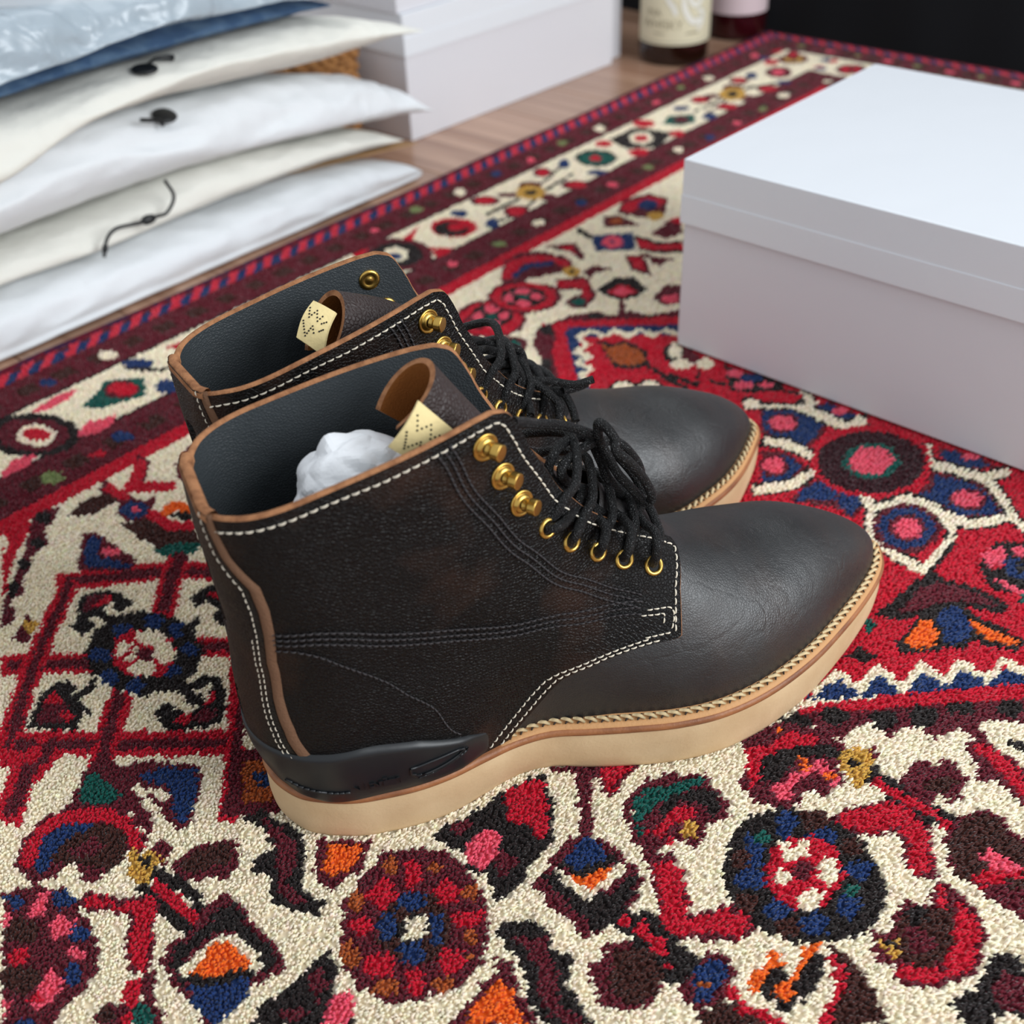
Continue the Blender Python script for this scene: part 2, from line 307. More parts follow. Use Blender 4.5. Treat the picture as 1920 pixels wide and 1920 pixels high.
RUG_PATTERN = """
R 565,468 639,387 817,218 446,68 354,145 286,190 392,294 490,392
M 558,466 587,459 604,448 605,436 619,429 622,413 643,401 624,388 570,456 537,436 502,400 469,370 465,379 504,422 525,431 537,453
K 563,454 560,452 557,452 555,454 554,456 555,459 557,462 560,464 563,464 566,462 567,460 566,456
K 603,439 600,438 598,439 595,442 594,445 594,448 595,449 597,450 599,449 602,447 603,444 604,441
K 624,405 622,405 620,406 617,409 616,411 615,414 616,416 618,416 620,415 623,412 624,409 625,407
K 521,423 516,419 512,418 509,418 509,421 512,425 516,430 521,433 526,435 529,434 529,431 526,427
R 636,392 574,461 562,452 623,383
R 569,460 533,425 539,421 575,456
R 537,430 495,387 501,384 544,426
N 625,386 573,449 561,439 612,378
N 567,447 534,414 541,411 574,443
N 539,419 499,382 505,378 545,415
C 613,382 613,395 607,392 607,380
C 613,394 599,396 595,392 609,390
C 601,394 603,409 598,406 595,392
C 603,408 588,410 584,406 599,404
C 590,408 591,422 586,420 584,406
C 591,422 578,424 574,419 587,418
C 580,422 581,436 576,433 574,419
C 581,436 566,438 562,433 577,431
C 563,436 557,420 563,422 568,437
C 563,424 550,427 546,422 559,419
C 546,424 546,409 551,412 551,426
C 551,413 538,416 535,412 548,409
C 535,414 533,398 538,400 540,416
C 538,402 525,405 522,400 534,398
C 522,402 521,390 525,392 527,404
C 526,394 512,394 509,390 523,390
R 568,430 575,420 584,417 584,406 595,402 595,391 608,377 549,338 514,384 537,398 549,410 562,420
K 570,422 571,410 581,407 578,387 564,374 551,379 546,390 555,402
U 568,417 567,408 577,404 575,388 565,377 555,382 551,393 558,403
K 562,378 552,352 557,353 567,380
K 552,354 550,335 556,337 558,356
K 591,363 585,360 579,359 575,361 574,365 577,370 582,375 589,378 595,379 599,377 599,373 597,368
C 592,366 588,364 584,363 581,365 581,367 582,371 586,374 591,376 595,377 598,376 598,373 596,369
C 581,351 578,350 574,351 571,353 570,357 570,360 572,363 576,364 580,364 583,361 584,358 584,354
C 590,339 587,338 583,338 581,340 580,343 581,346 583,349 587,350 590,350 593,348 594,345 593,342
M 591,350 588,349 585,350 583,351 582,354 582,357 585,359 588,361 591,360 593,358 594,356 593,353
K 533,359 527,357 521,357 516,360 515,365 516,371 520,376 526,379 533,379 537,375 539,370 538,364
K 543,347 537,344 531,344 526,347 525,352 527,357 531,362 537,365 543,365 547,362 549,357 547,351
C 533,363 529,361 525,362 521,364 520,367 521,372 524,375 528,377 533,377 536,374 537,371 536,366
C 543,350 539,349 534,349 531,351 530,354 532,358 535,361 539,363 543,363 546,361 547,357 546,354
R 529,353 526,352 522,353 519,355 518,358 518,362 520,365 524,366 527,365 530,363 531,359 531,356
M 564,481 551,474 537,475 527,483 522,495 524,510 533,523 546,530 561,530 572,522 577,509 574,493
R 563,483 551,477 539,478 530,485 525,497 527,510 535,521 546,527 559,527 569,519 573,507 571,494
M 542,501 537,498 532,498 529,500 527,504 529,510 532,514 537,517 542,518 546,515 547,511 546,506
R 537,503 534,501 531,501 529,502 528,505 529,508 531,511 534,513 537,513 539,511 540,509 540,505
K 563,492 555,488 546,488 540,493 537,500 539,509 544,517 552,521 561,521 567,516 570,508 568,499
P 549,509 546,506 543,506 541,506 540,509 542,512 544,515 548,517 551,518 553,517 553,515 552,512
P 565,507 562,506 559,506 557,507 556,510 556,513 558,516 561,517 564,517 566,515 567,512 567,509
P 561,494 558,493 556,492 554,493 553,495 554,498 557,501 560,502 562,503 564,502 565,500 564,497
P 546,491 544,489 541,489 539,491 538,493 539,496 540,499 543,500 546,500 548,498 549,496 548,493
G 554,500 552,499 550,498 548,500 547,502 548,504 550,506 552,508 554,508 556,506 557,504 556,502
M 607,482 594,477 581,479 570,487 565,501 566,515 574,527 587,533 601,532 612,523 618,509 616,494
R 605,485 594,480 582,482 573,490 568,501 569,514 576,525 587,530 599,528 609,520 614,508 613,495
K 601,491 593,488 584,489 578,495 574,503 575,512 580,519 588,523 596,522 603,516 607,508 606,498
P 585,510 582,508 579,507 577,508 576,511 578,514 580,516 583,518 586,519 588,518 589,516 587,513
P 601,507 598,506 595,506 593,508 592,511 592,514 593,517 596,518 599,517 601,515 602,512 602,509
P 599,494 596,492 593,492 591,493 590,495 591,498 593,501 596,503 599,503 601,502 602,499 601,496
P 586,493 583,492 580,493 578,495 577,498 577,501 578,503 581,504 584,504 586,502 588,499 587,496
G 593,502 591,501 588,501 587,502 586,504 586,507 588,508 590,510 592,509 594,508 595,506 594,504
M 599,536 629,556 649,556 660,546 664,520 648,502 631,514 612,518 601,527
R 605,539 626,552 643,551 655,541 659,518 649,508 650,530 633,542 606,531
N 609,530 632,534 636,540 613,536
N 629,534 645,521 652,527 635,540
C 622,507 619,506 615,507 612,510 610,514 610,518 612,521 615,522 618,521 622,518 623,514 624,510
Y 649,497 645,495 641,495 638,497 637,500 638,504 642,508 646,510 650,510 653,508 654,505 652,501
K 647,501 645,500 644,500 643,501 643,502 643,503 644,504 646,505 647,505 648,504 648,503 648,502
M 668,550 689,534 674,512 665,507 673,526
R 676,539 683,532 673,519 674,527
M 649,495 666,494 668,480 655,487 645,484
M 613,492 629,476 644,489 628,504
M 632,487 612,463 624,463 644,487
M 629,473 610,472 601,458 619,460
R 616,493 630,478 640,486 626,502
R 632,485 616,466 623,466 640,485
R 627,473 612,471 606,462 621,464
M 612,461 607,458 602,459 599,461 597,465 599,470 602,474 607,476 611,476 615,474 616,469 615,465
G 610,463 607,461 604,461 602,463 601,466 602,469 604,472 607,473 610,473 612,471 613,468 613,465
K 632,469 657,470 665,459 655,437 631,440 627,455
R 633,461 651,461 648,442 634,445
P 634,459 646,457 645,444 635,447
M 629,446 609,431 612,428 631,443
N 709,531 733,507 706,486 686,510
P 714,503 708,500 702,500 698,502 697,507 699,512 703,517 709,520 715,520 719,518 720,513 718,508
N 710,508 708,507 707,507 706,508 706,509 706,510 707,511 709,512 710,512 711,512 711,511 711,509
K 708,547 701,525 708,528 715,550
K 730,504 730,480 743,465 725,453 711,468 708,484
R 725,499 725,476 740,463 729,456 716,472 711,484
M 706,486 706,465 711,452 692,453
M 694,487 701,475 675,448 676,470
R 693,483 697,474 679,456 680,469
M 746,548 754,537 749,511 727,531
U 748,527 745,526 742,526 739,528 738,531 738,535 741,537 744,538 747,538 749,536 750,533 750,530
M 758,542 785,554 810,544 810,525 782,509 765,512 760,528
R 765,544 781,549 804,540 805,523 789,520 780,532 765,532
N 792,523 787,521 782,521 778,524 777,528 778,533 782,537 788,540 793,539 797,537 798,532 796,527
Y 776,506 771,504 767,504 764,507 763,510 764,514 767,517 771,519 776,519 779,516 780,513 779,509
M 740,494 769,497 773,487 755,474 737,479
R 769,499 784,493 769,483
M 536,456 531,454 526,454 522,457 520,462 521,468 524,472 529,475 535,475 539,472 541,467 540,461
G 534,460 531,458 527,458 525,460 524,462 525,466 527,468 530,470 533,470 536,469 537,466 536,462
M 645,427 669,432 675,422 652,406 641,414
P 648,422 660,421 661,414 650,409 644,414
M 158,494 173,508 195,532 211,553 221,555 226,550 219,542 209,537 205,525 192,522 186,512 178,509 174,498 163,496 160,482 151,482
K 218,544 216,542 214,541 212,543 210,545 210,549 212,552 213,554 216,554 218,553 219,550 219,547
K 204,526 202,525 200,524 199,526 198,528 198,531 199,533 200,535 202,536 204,534 205,532 205,529
K 188,517 187,515 185,515 183,516 183,518 183,520 184,523 185,524 187,525 188,524 189,522 189,519
K 173,502 171,500 169,499 168,499 167,501 168,504 169,507 171,510 173,511 175,511 175,509 175,505
R 197,561 207,561 211,554 203,542 186,530 168,507 162,500
C 193,554 193,547 185,536 183,536
M 287,559 261,535 263,524 288,547
R 284,556 263,536 265,527 286,547
M 250,546 250,516 260,523 260,553
R 252,544 252,521 259,526 259,549
R 259,532 266,523 272,531 264,540
R 264,525 279,510 284,518 270,533
M 295,532 311,541 325,538 313,519 291,511 286,517
R 310,522 307,520 304,519 301,520 300,524 301,528 303,532 306,535 309,536 312,534 313,531 312,526
U 305,532 304,531 302,530 301,531 300,532 301,535 302,537 303,539 305,539 306,538 307,537 307,534
B 223,539 241,544 250,541 253,530 246,527 232,530
M 259,504 254,500 250,500 246,503 243,508 243,515 246,521 250,525 255,525 259,522 262,517 261,510
N 257,506 254,504 250,504 247,506 245,510 245,515 247,519 250,522 254,522 257,520 259,516 259,511
P 254,510 253,509 252,509 251,510 250,511 251,513 251,514 252,515 253,515 254,514 255,513 254,512
M 262,516 268,515 259,506
O 260,499 267,502 273,501 275,489 272,482 267,494 260,494
K 261,493 268,490 272,480 265,479
R 252,503 252,483 258,487 258,506
R 251,485 258,471 264,477 257,492
R 257,472 267,469 270,477 261,480
B 240,509 252,499 252,482 262,468 256,454 239,464 238,489
G 238,473 249,468 259,456 251,454 238,457 237,466
R 184,484 231,443 239,456 191,498
R 228,448 245,419 254,430 237,459
M 188,487 231,446 235,452 191,493
M 230,448 246,423 251,428 234,453
R 193,493 169,472 171,460 195,480
R 174,477 149,453 151,441 176,465
R 153,457 130,436 133,425 156,445
M 192,488 172,470 172,464 193,482
M 174,472 151,451 152,446 175,466
M 153,453 132,434 133,429 154,447
R 238,463 216,443 219,429 241,448
R 221,448 205,430 210,418 227,436
M 244,463 218,441 220,434 246,455
M 221,444 208,429 211,423 224,438
R 133,452 162,417 170,428 140,464
M 137,452 163,421 167,426 140,458
R 199,388 215,367 224,377 207,399
M 202,390 217,370 221,376 206,395
M 150,470 164,480 165,470 152,461
Y 163,469 161,467 160,467 158,468 157,470 157,473 158,475 160,477 162,478 163,477 164,474 164,472
M 201,491 221,517 227,512 227,498 226,474 218,467
N 210,499 222,512 225,505 214,493 219,481 223,469 218,471 205,491
P 225,486 224,485 221,485 219,487 218,490 217,493 218,496 219,497 222,496 224,494 225,491 226,488
K 203,386 192,378 179,377 168,385 162,400 161,417 167,432 178,442 192,444 204,435 210,420 210,401
N 191,427 189,425 187,425 185,426 183,429 183,432 185,435 187,437 189,437 191,435 192,433 192,430
N 205,421 203,420 201,419 199,421 197,423 198,427 199,429 201,431 203,431 205,430 206,427 206,424
N 209,405 207,404 205,404 203,405 202,408 202,411 203,413 205,415 208,415 210,414 211,411 211,408
N 204,390 202,388 200,388 198,389 197,392 197,395 198,398 200,399 202,399 204,398 205,395 205,392
N 188,384 187,382 184,382 182,383 181,386 181,389 182,391 184,393 187,393 188,392 190,389 190,386
N 172,390 170,389 168,388 166,390 165,392 165,395 166,398 168,399 170,399 172,398 173,396 173,393
N 168,405 166,404 164,403 162,405 161,407 161,410 162,413 164,414 166,415 168,413 169,411 169,408
N 174,421 172,419 170,419 168,421 167,423 167,426 168,429 170,431 172,431 174,430 175,427 175,424
R 195,396 189,391 181,390 175,395 171,403 171,413 175,422 182,428 189,429 196,424 200,416 199,406
C 199,410 196,408 193,409 190,411 189,415 188,419 189,422 192,424 195,423 198,421 199,417 200,413
C 185,411 183,409 180,409 177,410 176,414 176,418 177,421 180,424 183,424 186,423 187,419 187,415
C 195,397 192,394 189,394 187,395 185,398 186,402 188,406 191,409 194,409 196,408 197,405 197,401
C 183,395 181,394 178,394 175,396 173,400 173,403 174,406 176,408 179,408 182,406 184,402 184,398
R 192,426 184,423 184,421 192,424
R 187,419 176,415 176,413 187,417
M 188,405 186,403 184,403 183,404 182,406 182,409 183,411 184,413 186,413 188,412 189,410 189,407
K 179,458 189,472 200,466 205,457 203,445 195,445 197,455 188,451 182,453 182,445 174,444 173,454
M 183,460 191,469 201,460 193,455
R 187,460 199,461 201,457 192,455
K 187,453 186,438 191,440 191,455
K 224,425 238,426 243,414 233,395 222,393 222,403 229,406 228,416 222,416
M 231,420 241,417 232,397 233,409
R 233,420 240,416 233,399 233,410
K 205,404 216,404 218,409 206,410
R 104,406 121,386 129,399 112,419
R 118,390 142,360 150,372 126,403
R 138,364 175,319 184,331 147,376
M 107,408 122,390 125,396 111,414
M 121,392 143,364 147,369 124,398
M 142,366 176,324 180,328 145,371
R 218,382 188,348 193,341 223,373
R 193,353 172,330 177,323 197,345
R 176,334 145,300 149,293 181,327
M 219,377 192,346 194,343 221,373
M 194,349 175,328 178,325 196,345
M 177,330 159,313 161,309 179,326
R 159,465 137,444 140,432 162,452
R 141,448 116,421 120,410 145,437
R 121,426 106,412 109,401 124,414
M 159,460 139,441 141,435 160,454
M 141,443 119,419 121,414 143,438
M 121,421 109,409 110,404 123,416
R 161,401 137,380 141,368 165,388
R 141,384 124,365 129,355 146,373
M 161,398 139,378 141,372 163,392
M 141,380 127,363 130,358 144,375
R 124,401 104,394 104,377 123,384
R 107,396 86,377 90,363 111,382
M 122,396 106,390 106,382 122,388
M 107,391 90,375 92,368 109,384
R 102,397 116,388 119,395 104,404
K 129,417 141,425 150,424 152,416 147,412 150,409 146,408 148,398 145,393 144,399 136,391 123,410
M 132,416 141,421 142,413 140,397 134,400 126,410
R 135,419 142,421 142,411 137,415
R 137,407 141,404 139,397 135,401
K 143,406 151,408 152,413 143,411
K 150,407 158,408 159,413 151,412
K 180,383 179,367 186,369 187,386
K 180,373 177,360 183,360 186,373
K 188,375 195,374 197,366 194,357 188,349 179,343 171,348 162,359 164,371 171,374 174,367 172,360 177,359 185,363 186,372
R 166,360 172,361 177,355 171,353
R 182,359 192,363 190,358 182,356
M 172,355 180,357 185,350 177,346
C 186,367 193,369 193,364 184,359
C 170,366 174,364 175,369
M 107,354 125,368 135,370 135,356 127,319 121,317 124,332
G 114,355 124,365 128,362 128,353 126,344 117,344
M 134,358 144,352 159,330 148,317 134,307 130,312 135,337
N 137,350 151,338 156,329 144,315 134,310 134,317 143,330 137,343
C 137,337 141,334 141,327 135,326
M 79,348 90,357 100,359 109,356 120,344 123,330 119,314 114,311 112,317 100,314 94,315 92,319 94,326 93,330 86,329 79,334
R 80,347 90,355 100,357 108,355 119,343 122,330 118,315 116,312 114,318 117,328 113,339 103,348 93,348 82,340 80,343
N 82,340 91,349 101,351 111,340 106,337 98,342 88,336 83,335
B 89,337 98,342 109,339 117,334 115,321 110,316 101,315 96,326
M 96,336 108,334 107,325 98,328
M 120,312 125,309 123,302 115,299
Y 113,317 114,310 119,309 118,303 114,301 111,295 106,299 104,305 108,309 109,314
K 114,305 113,304 112,304 111,305 111,306 111,308 111,309 112,310 113,310 114,310 115,308 115,307
M 117,296 128,298 136,294 144,286 134,275 126,275 126,280 120,283
B 120,296 128,296 136,291 141,286 135,279 128,283 122,286
K 110,299 113,286 118,289 114,303
K 113,290 113,275 118,277 118,291
K 114,280 110,267 114,266 118,278
K 103,299 103,283 108,284 108,300
K 103,286 102,269 107,269 108,286
K 102,271 103,261 108,263 107,273
R 107,295 108,280 113,282 111,297
R 108,284 106,266 110,265 113,284
M 124,271 126,262 123,253 121,231 116,227 105,231 87,229 86,230 87,250 90,265 96,268 107,267 114,271
K 119,266 124,263 121,253 119,232 111,232 117,247 114,258 103,261 93,258 92,262 97,266 107,264
C 91,257 101,257 111,257 115,252 116,245 114,233 108,234 91,253
O 94,254 100,252 105,255 111,254 112,246 110,236 103,241 96,247
K 89,253 97,241 100,244 91,256
K 96,242 109,233 111,236 98,246
N 90,249 98,242 107,234 102,230 92,230 88,230 87,240
M 69,339 78,333 85,322 84,307 80,290 73,280 63,277 56,277 49,275 39,288
B 69,312 67,310 64,310 62,313 60,316 59,320 60,323 62,325 65,325 67,322 69,319 70,315
B 58,294 56,292 53,292 50,295 47,299 47,303 47,307 50,309 53,309 56,306 58,302 59,297
N 72,329 71,328 70,328 68,329 67,331 67,333 67,335 68,336 70,336 71,335 72,333 73,331
N 85,314 84,313 82,313 80,314 79,316 78,319 79,322 81,323 83,323 84,321 86,319 86,316
N 80,296 79,295 77,295 76,296 75,297 75,300 76,302 77,303 79,303 80,302 81,300 81,298
N 68,283 67,282 65,281 64,282 63,283 63,286 64,289 66,290 68,291 69,290 70,288 70,286
N 48,280 47,279 45,280 44,281 42,283 42,285 42,287 43,287 45,287 46,285 48,283 48,281
P 69,322 77,328 81,324 72,316
P 72,313 78,312 80,305 76,302 70,305
P 51,284 49,290 58,293 64,297 63,287 56,282
P 63,330 66,328 61,321 60,323
P 45,298 46,293 42,290 41,290
P 69,298 76,293 73,289 69,293
R 55,313 60,313 62,307 58,304 54,308
R 54,288 53,287 53,287 52,288 51,289 51,290 52,291 52,291 53,291 54,291 54,290 54,289
M 86,312 91,312 96,303 99,297 107,291 104,283 99,281 90,270 83,265 81,272 87,282 95,291 92,297 85,305
R 87,311 90,311 95,302 93,299 99,296 106,290 103,284 98,282 89,271 83,266 82,272 87,281 96,290 93,298 86,306
R 77,268 81,265 77,258 72,258 71,262
M 85,267 78,261 80,256 87,263
M 79,262 73,248 77,246 82,259
M 75,251 72,246 75,243 78,247
M 59,265 68,267 73,257 68,252
G 72,258 78,256 75,247 73,246 69,252
R 68,258 72,256 68,252 66,255
B 68,261 67,260 66,260 64,261 63,263 63,265 64,266 65,267 66,267 67,266 68,264 69,262
M 174,324 184,314 172,278 165,283 153,295 147,301
U 172,318 178,308 169,288 157,299
N 170,308 179,299 174,291 167,301
C 177,326 190,331 186,317 179,319
K 152,294 159,290 161,278 162,267 154,256 144,248 146,236 141,234 136,244 134,253 141,262 137,271 144,273 150,271 153,280
M 157,288 159,276 158,265 151,259 143,254 142,242 137,247 139,255 148,266 152,273
M 164,261 178,242 165,236 150,239 152,247
O 166,255 174,244 167,240 155,242 156,248
K 133,221 131,212 123,206 128,200 118,191 96,219 102,222 114,220 126,220
M 120,218 127,217 125,209 117,208
M 111,207 109,206 108,207 106,209 104,211 104,213 105,215 106,215 108,215 110,213 111,211 111,209
P 122,206 128,201 122,194 116,194 111,200
M 176,235 186,226 192,217 192,203 189,193 182,183 173,176 164,172 150,173 140,180 131,189 130,202 133,213 141,221 151,231 164,233
B 169,190 162,186 155,186 149,191 146,198 146,206 151,213 157,217 165,217 172,212 175,205 174,197
R 180,216 176,213 172,214 172,218 175,222 180,225 183,224 183,220
R 183,198 179,197 175,198 174,202 176,206 181,208 184,207 185,203
R 166,217 162,215 158,217 157,221 159,226 164,228 168,226 169,222
R 180,182 177,182 173,185 171,189 172,193 175,193 179,190 181,186
R 151,214 148,213 145,215 144,219 145,221 147,222 150,220 151,217
R 145,196 141,194 137,197 135,201 137,206 141,207 145,205 147,200
R 162,177 158,176 155,177 154,181 156,185 160,187 163,185 164,181
R 147,183 143,181 140,182 140,186 142,189 146,191 149,190 149,187
U 176,226 172,224 170,226 170,230 173,232 176,232 177,229
U 186,211 184,211 182,213 182,215 183,216 185,216 187,213
U 157,225 153,223 151,224 152,228 155,231 158,231 159,229
U 187,193 183,191 181,193 181,196 184,199 188,199 189,196
U 173,180 170,179 168,180 168,183 171,185 173,185 174,183
U 139,209 136,207 133,209 133,213 136,217 140,217 141,213
U 139,188 136,188 133,191 132,195 134,197 137,196 140,192
U 152,174 149,173 147,176 146,179 148,181 151,180 153,177
U 166,176 164,175 163,177 163,178 164,180 166,179 167,178
N 172,206 168,205 165,207 163,212 164,215 167,216 171,214 173,209
N 156,206 152,204 149,204 149,208 151,212 156,215 159,214 159,211
N 167,192 163,189 160,190 160,193 163,197 167,200 170,199 170,196
N 156,191 152,189 149,191 147,195 149,199 152,200 156,198 157,194
K 164,196 161,195 158,195 155,196 154,199 154,203 156,206 159,208 162,208 165,206 166,203 166,199
C 161,208 166,201 159,195 154,201
M 170,169 173,165 166,155 160,140 140,164 157,166 158,168 162,164
O 147,163 154,163 164,162 165,156 161,151 157,143 151,153 145,160
K 177,175 183,177 191,168 190,158 185,155 189,145 179,144 176,136 172,125 162,137 164,149 171,155 176,164
M 181,170 188,159 182,153 179,147 171,139 170,128 165,139 170,151 177,154
K 195,225 201,225 212,220 224,218 231,217 249,210 237,195 224,185 213,186 199,182 192,183 189,187 195,194 193,203 197,209
R 230,216 239,214 245,208 235,196 225,189 220,189 225,198 219,206 225,210
P 200,212 211,212 214,203 206,199 197,198 194,203
M 201,222 209,221 211,217 207,215 201,216
M 203,199 208,197 209,190 199,188 198,191
M 251,210 261,204 268,195 281,181 267,181 259,179 257,183 261,190 258,198
R 266,193 273,190 277,183 267,184 259,181 261,187
M 259,200 243,187 247,183 263,196
M 246,189 235,179 240,175 250,186
M 239,181 228,176 230,171 241,177
M 224,182 234,178 237,169 236,158 233,146 221,143 212,145 202,146 198,148 199,162 203,178 212,179
K 208,178 216,176 215,163 217,152 229,153 234,148 224,146 212,145 202,147 204,156 206,169
C 213,177 216,174 214,165 215,158 221,158 233,159 233,155 224,154 216,156 210,157 211,168
N 219,177 229,176 236,176 234,169 233,161 223,164 220,169
K 216,176 217,167 220,167 220,177
K 217,167 223,162 225,165 219,169
K 222,163 232,159 234,162 224,166
O 217,174 217,167 222,163 229,161 229,158 221,158 215,159 215,166
K 208,150 208,134 217,135 217,151
K 208,139 205,121 214,120 218,139
K 206,126 201,113 210,111 215,123
R 210,143 210,129 216,130 216,143
R 211,132 206,115 212,115 217,132
M 200,142 204,139 207,131 206,120 202,116 190,114 182,123 179,129 184,134 189,141 194,138
B 199,137 206,131 204,120 196,117 187,120 187,130
M 249,159 257,171 253,172 245,160
M 254,168 267,172 267,175 253,172
M 264,172 282,163 285,167 267,175
G 260,171 268,171 281,164 273,159 263,161 250,156 249,160 253,166
K 253,157 263,161 273,159 262,152 253,155
R 249,156 258,154 264,153 256,148 249,149
M 244,161 242,151 245,151 248,161
M 242,153 240,145 244,145 246,153
M 242,148 251,144 220,123 227,133 233,141
R 241,145 231,134 236,131 246,142
R 234,137 220,126 223,122 238,133
N 359,145 377,139 376,126 390,125 390,110 405,110 403,97 418,97 418,83 432,82 433,72 427,70 391,104 356,144
C 360,141 380,139 382,143 362,145
C 378,142 374,126 379,126 383,142
C 375,125 395,125 396,129 376,129
C 392,128 386,110 391,110 397,128
C 388,109 410,111 410,115 388,113
C 406,114 403,100 408,100 412,114
C 403,99 422,96 424,100 405,103
C 419,99 416,84 421,84 425,100
C 417,84 435,83 437,86 418,87
C 432,85 431,71 437,72 438,86
R 349,145 379,118 428,70 417,66 391,94 347,141
M 343,146 418,66 404,61 398,72 391,77 380,84 369,89 373,96 367,103 358,104 363,115 353,118 345,120 345,132 336,145
K 359,124 356,123 353,124 350,126 349,129 349,132 351,134 354,135 357,134 360,132 361,129 361,126
K 370,106 367,106 363,107 361,109 359,112 360,114 362,116 365,117 369,116 371,114 373,111 372,108
K 383,93 379,92 376,93 373,96 371,99 372,102 374,104 378,105 382,104 385,101 386,98 386,95
K 398,82 395,82 391,83 389,85 387,88 388,91 390,92 393,93 396,92 398,89 400,87 399,84
K 411,65 408,65 405,66 402,68 401,71 401,73 403,75 407,76 410,75 413,72 414,70 413,67
K 347,135 344,135 341,136 338,139 336,142 336,145 338,146 340,147 343,146 346,143 348,140 348,137
C 345,132 345,120 354,119 362,114 358,104 350,107 343,115
M 319,156 338,145 345,129 342,117 330,114 324,108 312,111 296,121 291,133 296,142 308,145 315,151
R 314,150 323,143 334,141 340,130 335,128 327,135 318,140 303,137 295,136 304,143
K 303,135 309,140 319,140 328,134 337,125 339,117 334,118 325,129 316,131 306,131
P 298,125 301,130 314,128 323,123 320,121 311,124 302,121
P 325,124 329,121 324,111 319,110 321,118
O 324,125 322,124 320,124 319,125 319,126 320,127 321,128 322,129 324,129 325,128 325,127 325,126
O 324,112 323,112 322,113 320,114 320,115 320,116 320,117 322,117 323,117 324,116 325,114 325,113
O 331,147 335,144 330,143
C 311,110 309,110 307,111 305,113 304,115 304,117 305,118 307,119 309,118 311,116 312,114 312,112
M 346,110 349,108 346,103 341,103
Y 336,117 345,114 346,109 341,104 339,98 331,100 325,102 327,108 329,112
K 337,108 336,108 334,108 333,109 333,110 333,111 334,112 335,112 337,112 338,111 338,110 338,109
K 330,102 327,84 337,85 340,103
K 328,88 326,71 335,71 338,88
K 326,74 327,61 337,62 336,75
R 330,99 329,82 334,82 335,99
R 329,84 328,63 332,63 334,84
M 343,90 354,91 356,86 355,83 364,80 360,74 358,69 346,67 341,69 343,74 334,74 334,81 338,90
B 343,83 355,77 353,71 343,75
M 376,78 382,74 380,57 376,50 358,44 360,51 364,58 360,65 364,68
R 376,76 380,72 378,56 372,50 360,44 365,53 371,63
K 387,64 391,61 391,56 386,54
M 386,89 379,72 385,71 392,89
M 270,175 278,170 285,163 292,156 288,150 285,140 277,136 271,141 263,139 257,140 255,150 246,151 243,155
G 268,173 275,165 285,160 289,155 286,154 274,160 263,163 253,163
K 261,162 273,160 281,155 286,149 280,140 274,142 277,150 273,156 261,157
R 251,158 260,156 270,157 273,151 270,146 263,151 254,152
Y 265,143 263,142 261,142 260,143 259,145 260,147 261,148 263,149 265,149 267,148 267,146 267,144
K 281,141 280,141 278,141 277,141 277,143 277,144 278,145 280,146 281,145 282,145 283,144 282,142
M 245,158 238,148 243,145 250,155
M 239,148 248,143 245,135 237,130 235,126 228,124 233,121 241,116 246,109 241,101 232,103 228,110 219,120 219,129 228,137
R 240,147 247,142 244,136 236,130 234,127 226,124 231,121 240,115 244,109 240,102 233,104 230,111 220,121 220,129 229,136
K 211,139 208,120 218,119 222,138
K 208,124 206,110 216,109 218,124
R 212,137 207,117 212,116 217,136
B 209,131 208,124 204,117 195,115 189,118
K 210,122 204,111 209,108 215,119
K 205,113 200,102 205,100 210,111
K 296,122 303,110 304,94 295,79 286,71 274,68 261,70 254,77 243,88 242,100 244,114 254,124 268,130 282,131
B 303,104 300,104 297,104 295,106 293,109 294,111 296,113 298,114 302,113 304,111 305,109 305,106
B 299,87 296,87 294,87 291,89 291,91 291,93 293,95 296,96 298,95 300,93 301,91 301,89
B 267,118 265,117 262,117 260,119 259,121 260,123 261,125 264,126 266,125 268,124 269,122 269,119
B 251,106 249,106 246,106 244,107 243,110 244,112 245,113 247,114 250,114 252,112 253,110 252,108
B 252,89 249,88 247,88 245,90 244,92 244,94 246,96 248,96 251,96 253,94 254,92 253,90
N 293,113 288,112 284,113 283,115 285,119 290,122 295,122 297,120 297,117
N 298,96 294,96 290,98 288,102 288,106 291,107 296,106 299,103 300,99
N 275,118 272,117 268,118 268,120 269,123 273,125 276,125 278,124 278,121
N 269,114 266,113 264,114 263,116 264,119 266,120 269,120 271,118 271,116
N 263,109 259,108 255,111 253,114 253,118 256,120 260,119 263,115 264,111
N 291,79 287,78 284,80 282,84 283,87 286,89 290,88 293,85 294,81
N 274,76 270,75 266,76 265,79 266,82 270,84 274,84 277,82 277,79
N 257,96 253,95 249,97 248,99 249,103 252,105 256,104 259,102 259,99
N 259,81 256,80 252,82 250,85 251,88 254,90 258,89 261,87 261,83
G 280,117 279,117 277,117 276,119 275,120 275,122 276,123 278,123 279,123 281,122 281,120 281,119
G 280,79 278,79 277,79 275,80 274,82 274,83 275,84 277,85 279,84 280,83 281,81 281,80
R 284,87 274,85 265,86 259,91 256,98 258,105 264,111 273,114 283,113 290,108 293,101 290,93
C 279,114 283,112 280,107 287,108 287,104 282,102 275,106 274,109
C 283,89 280,88 277,88 275,89 274,91 275,94 278,96 281,97 284,97 286,95 287,93 286,91
C 268,102 265,101 263,101 261,102 261,103 262,105 264,107 266,108 269,108 271,107 271,105 270,103
C 261,97 266,94 270,94 270,90 267,88 260,89 259,93
R 264,102 263,102 262,102 261,103 261,103 261,104 261,105 262,105 263,105 264,104 265,104 265,103
M 277,97 274,96 271,96 270,98 269,100 270,102 272,103 274,104 277,104 279,103 279,101 279,99
M 304,104 310,102 321,94 328,88 329,80 324,70 314,65 304,58 299,64 301,71 311,75 314,81 306,86 303,94
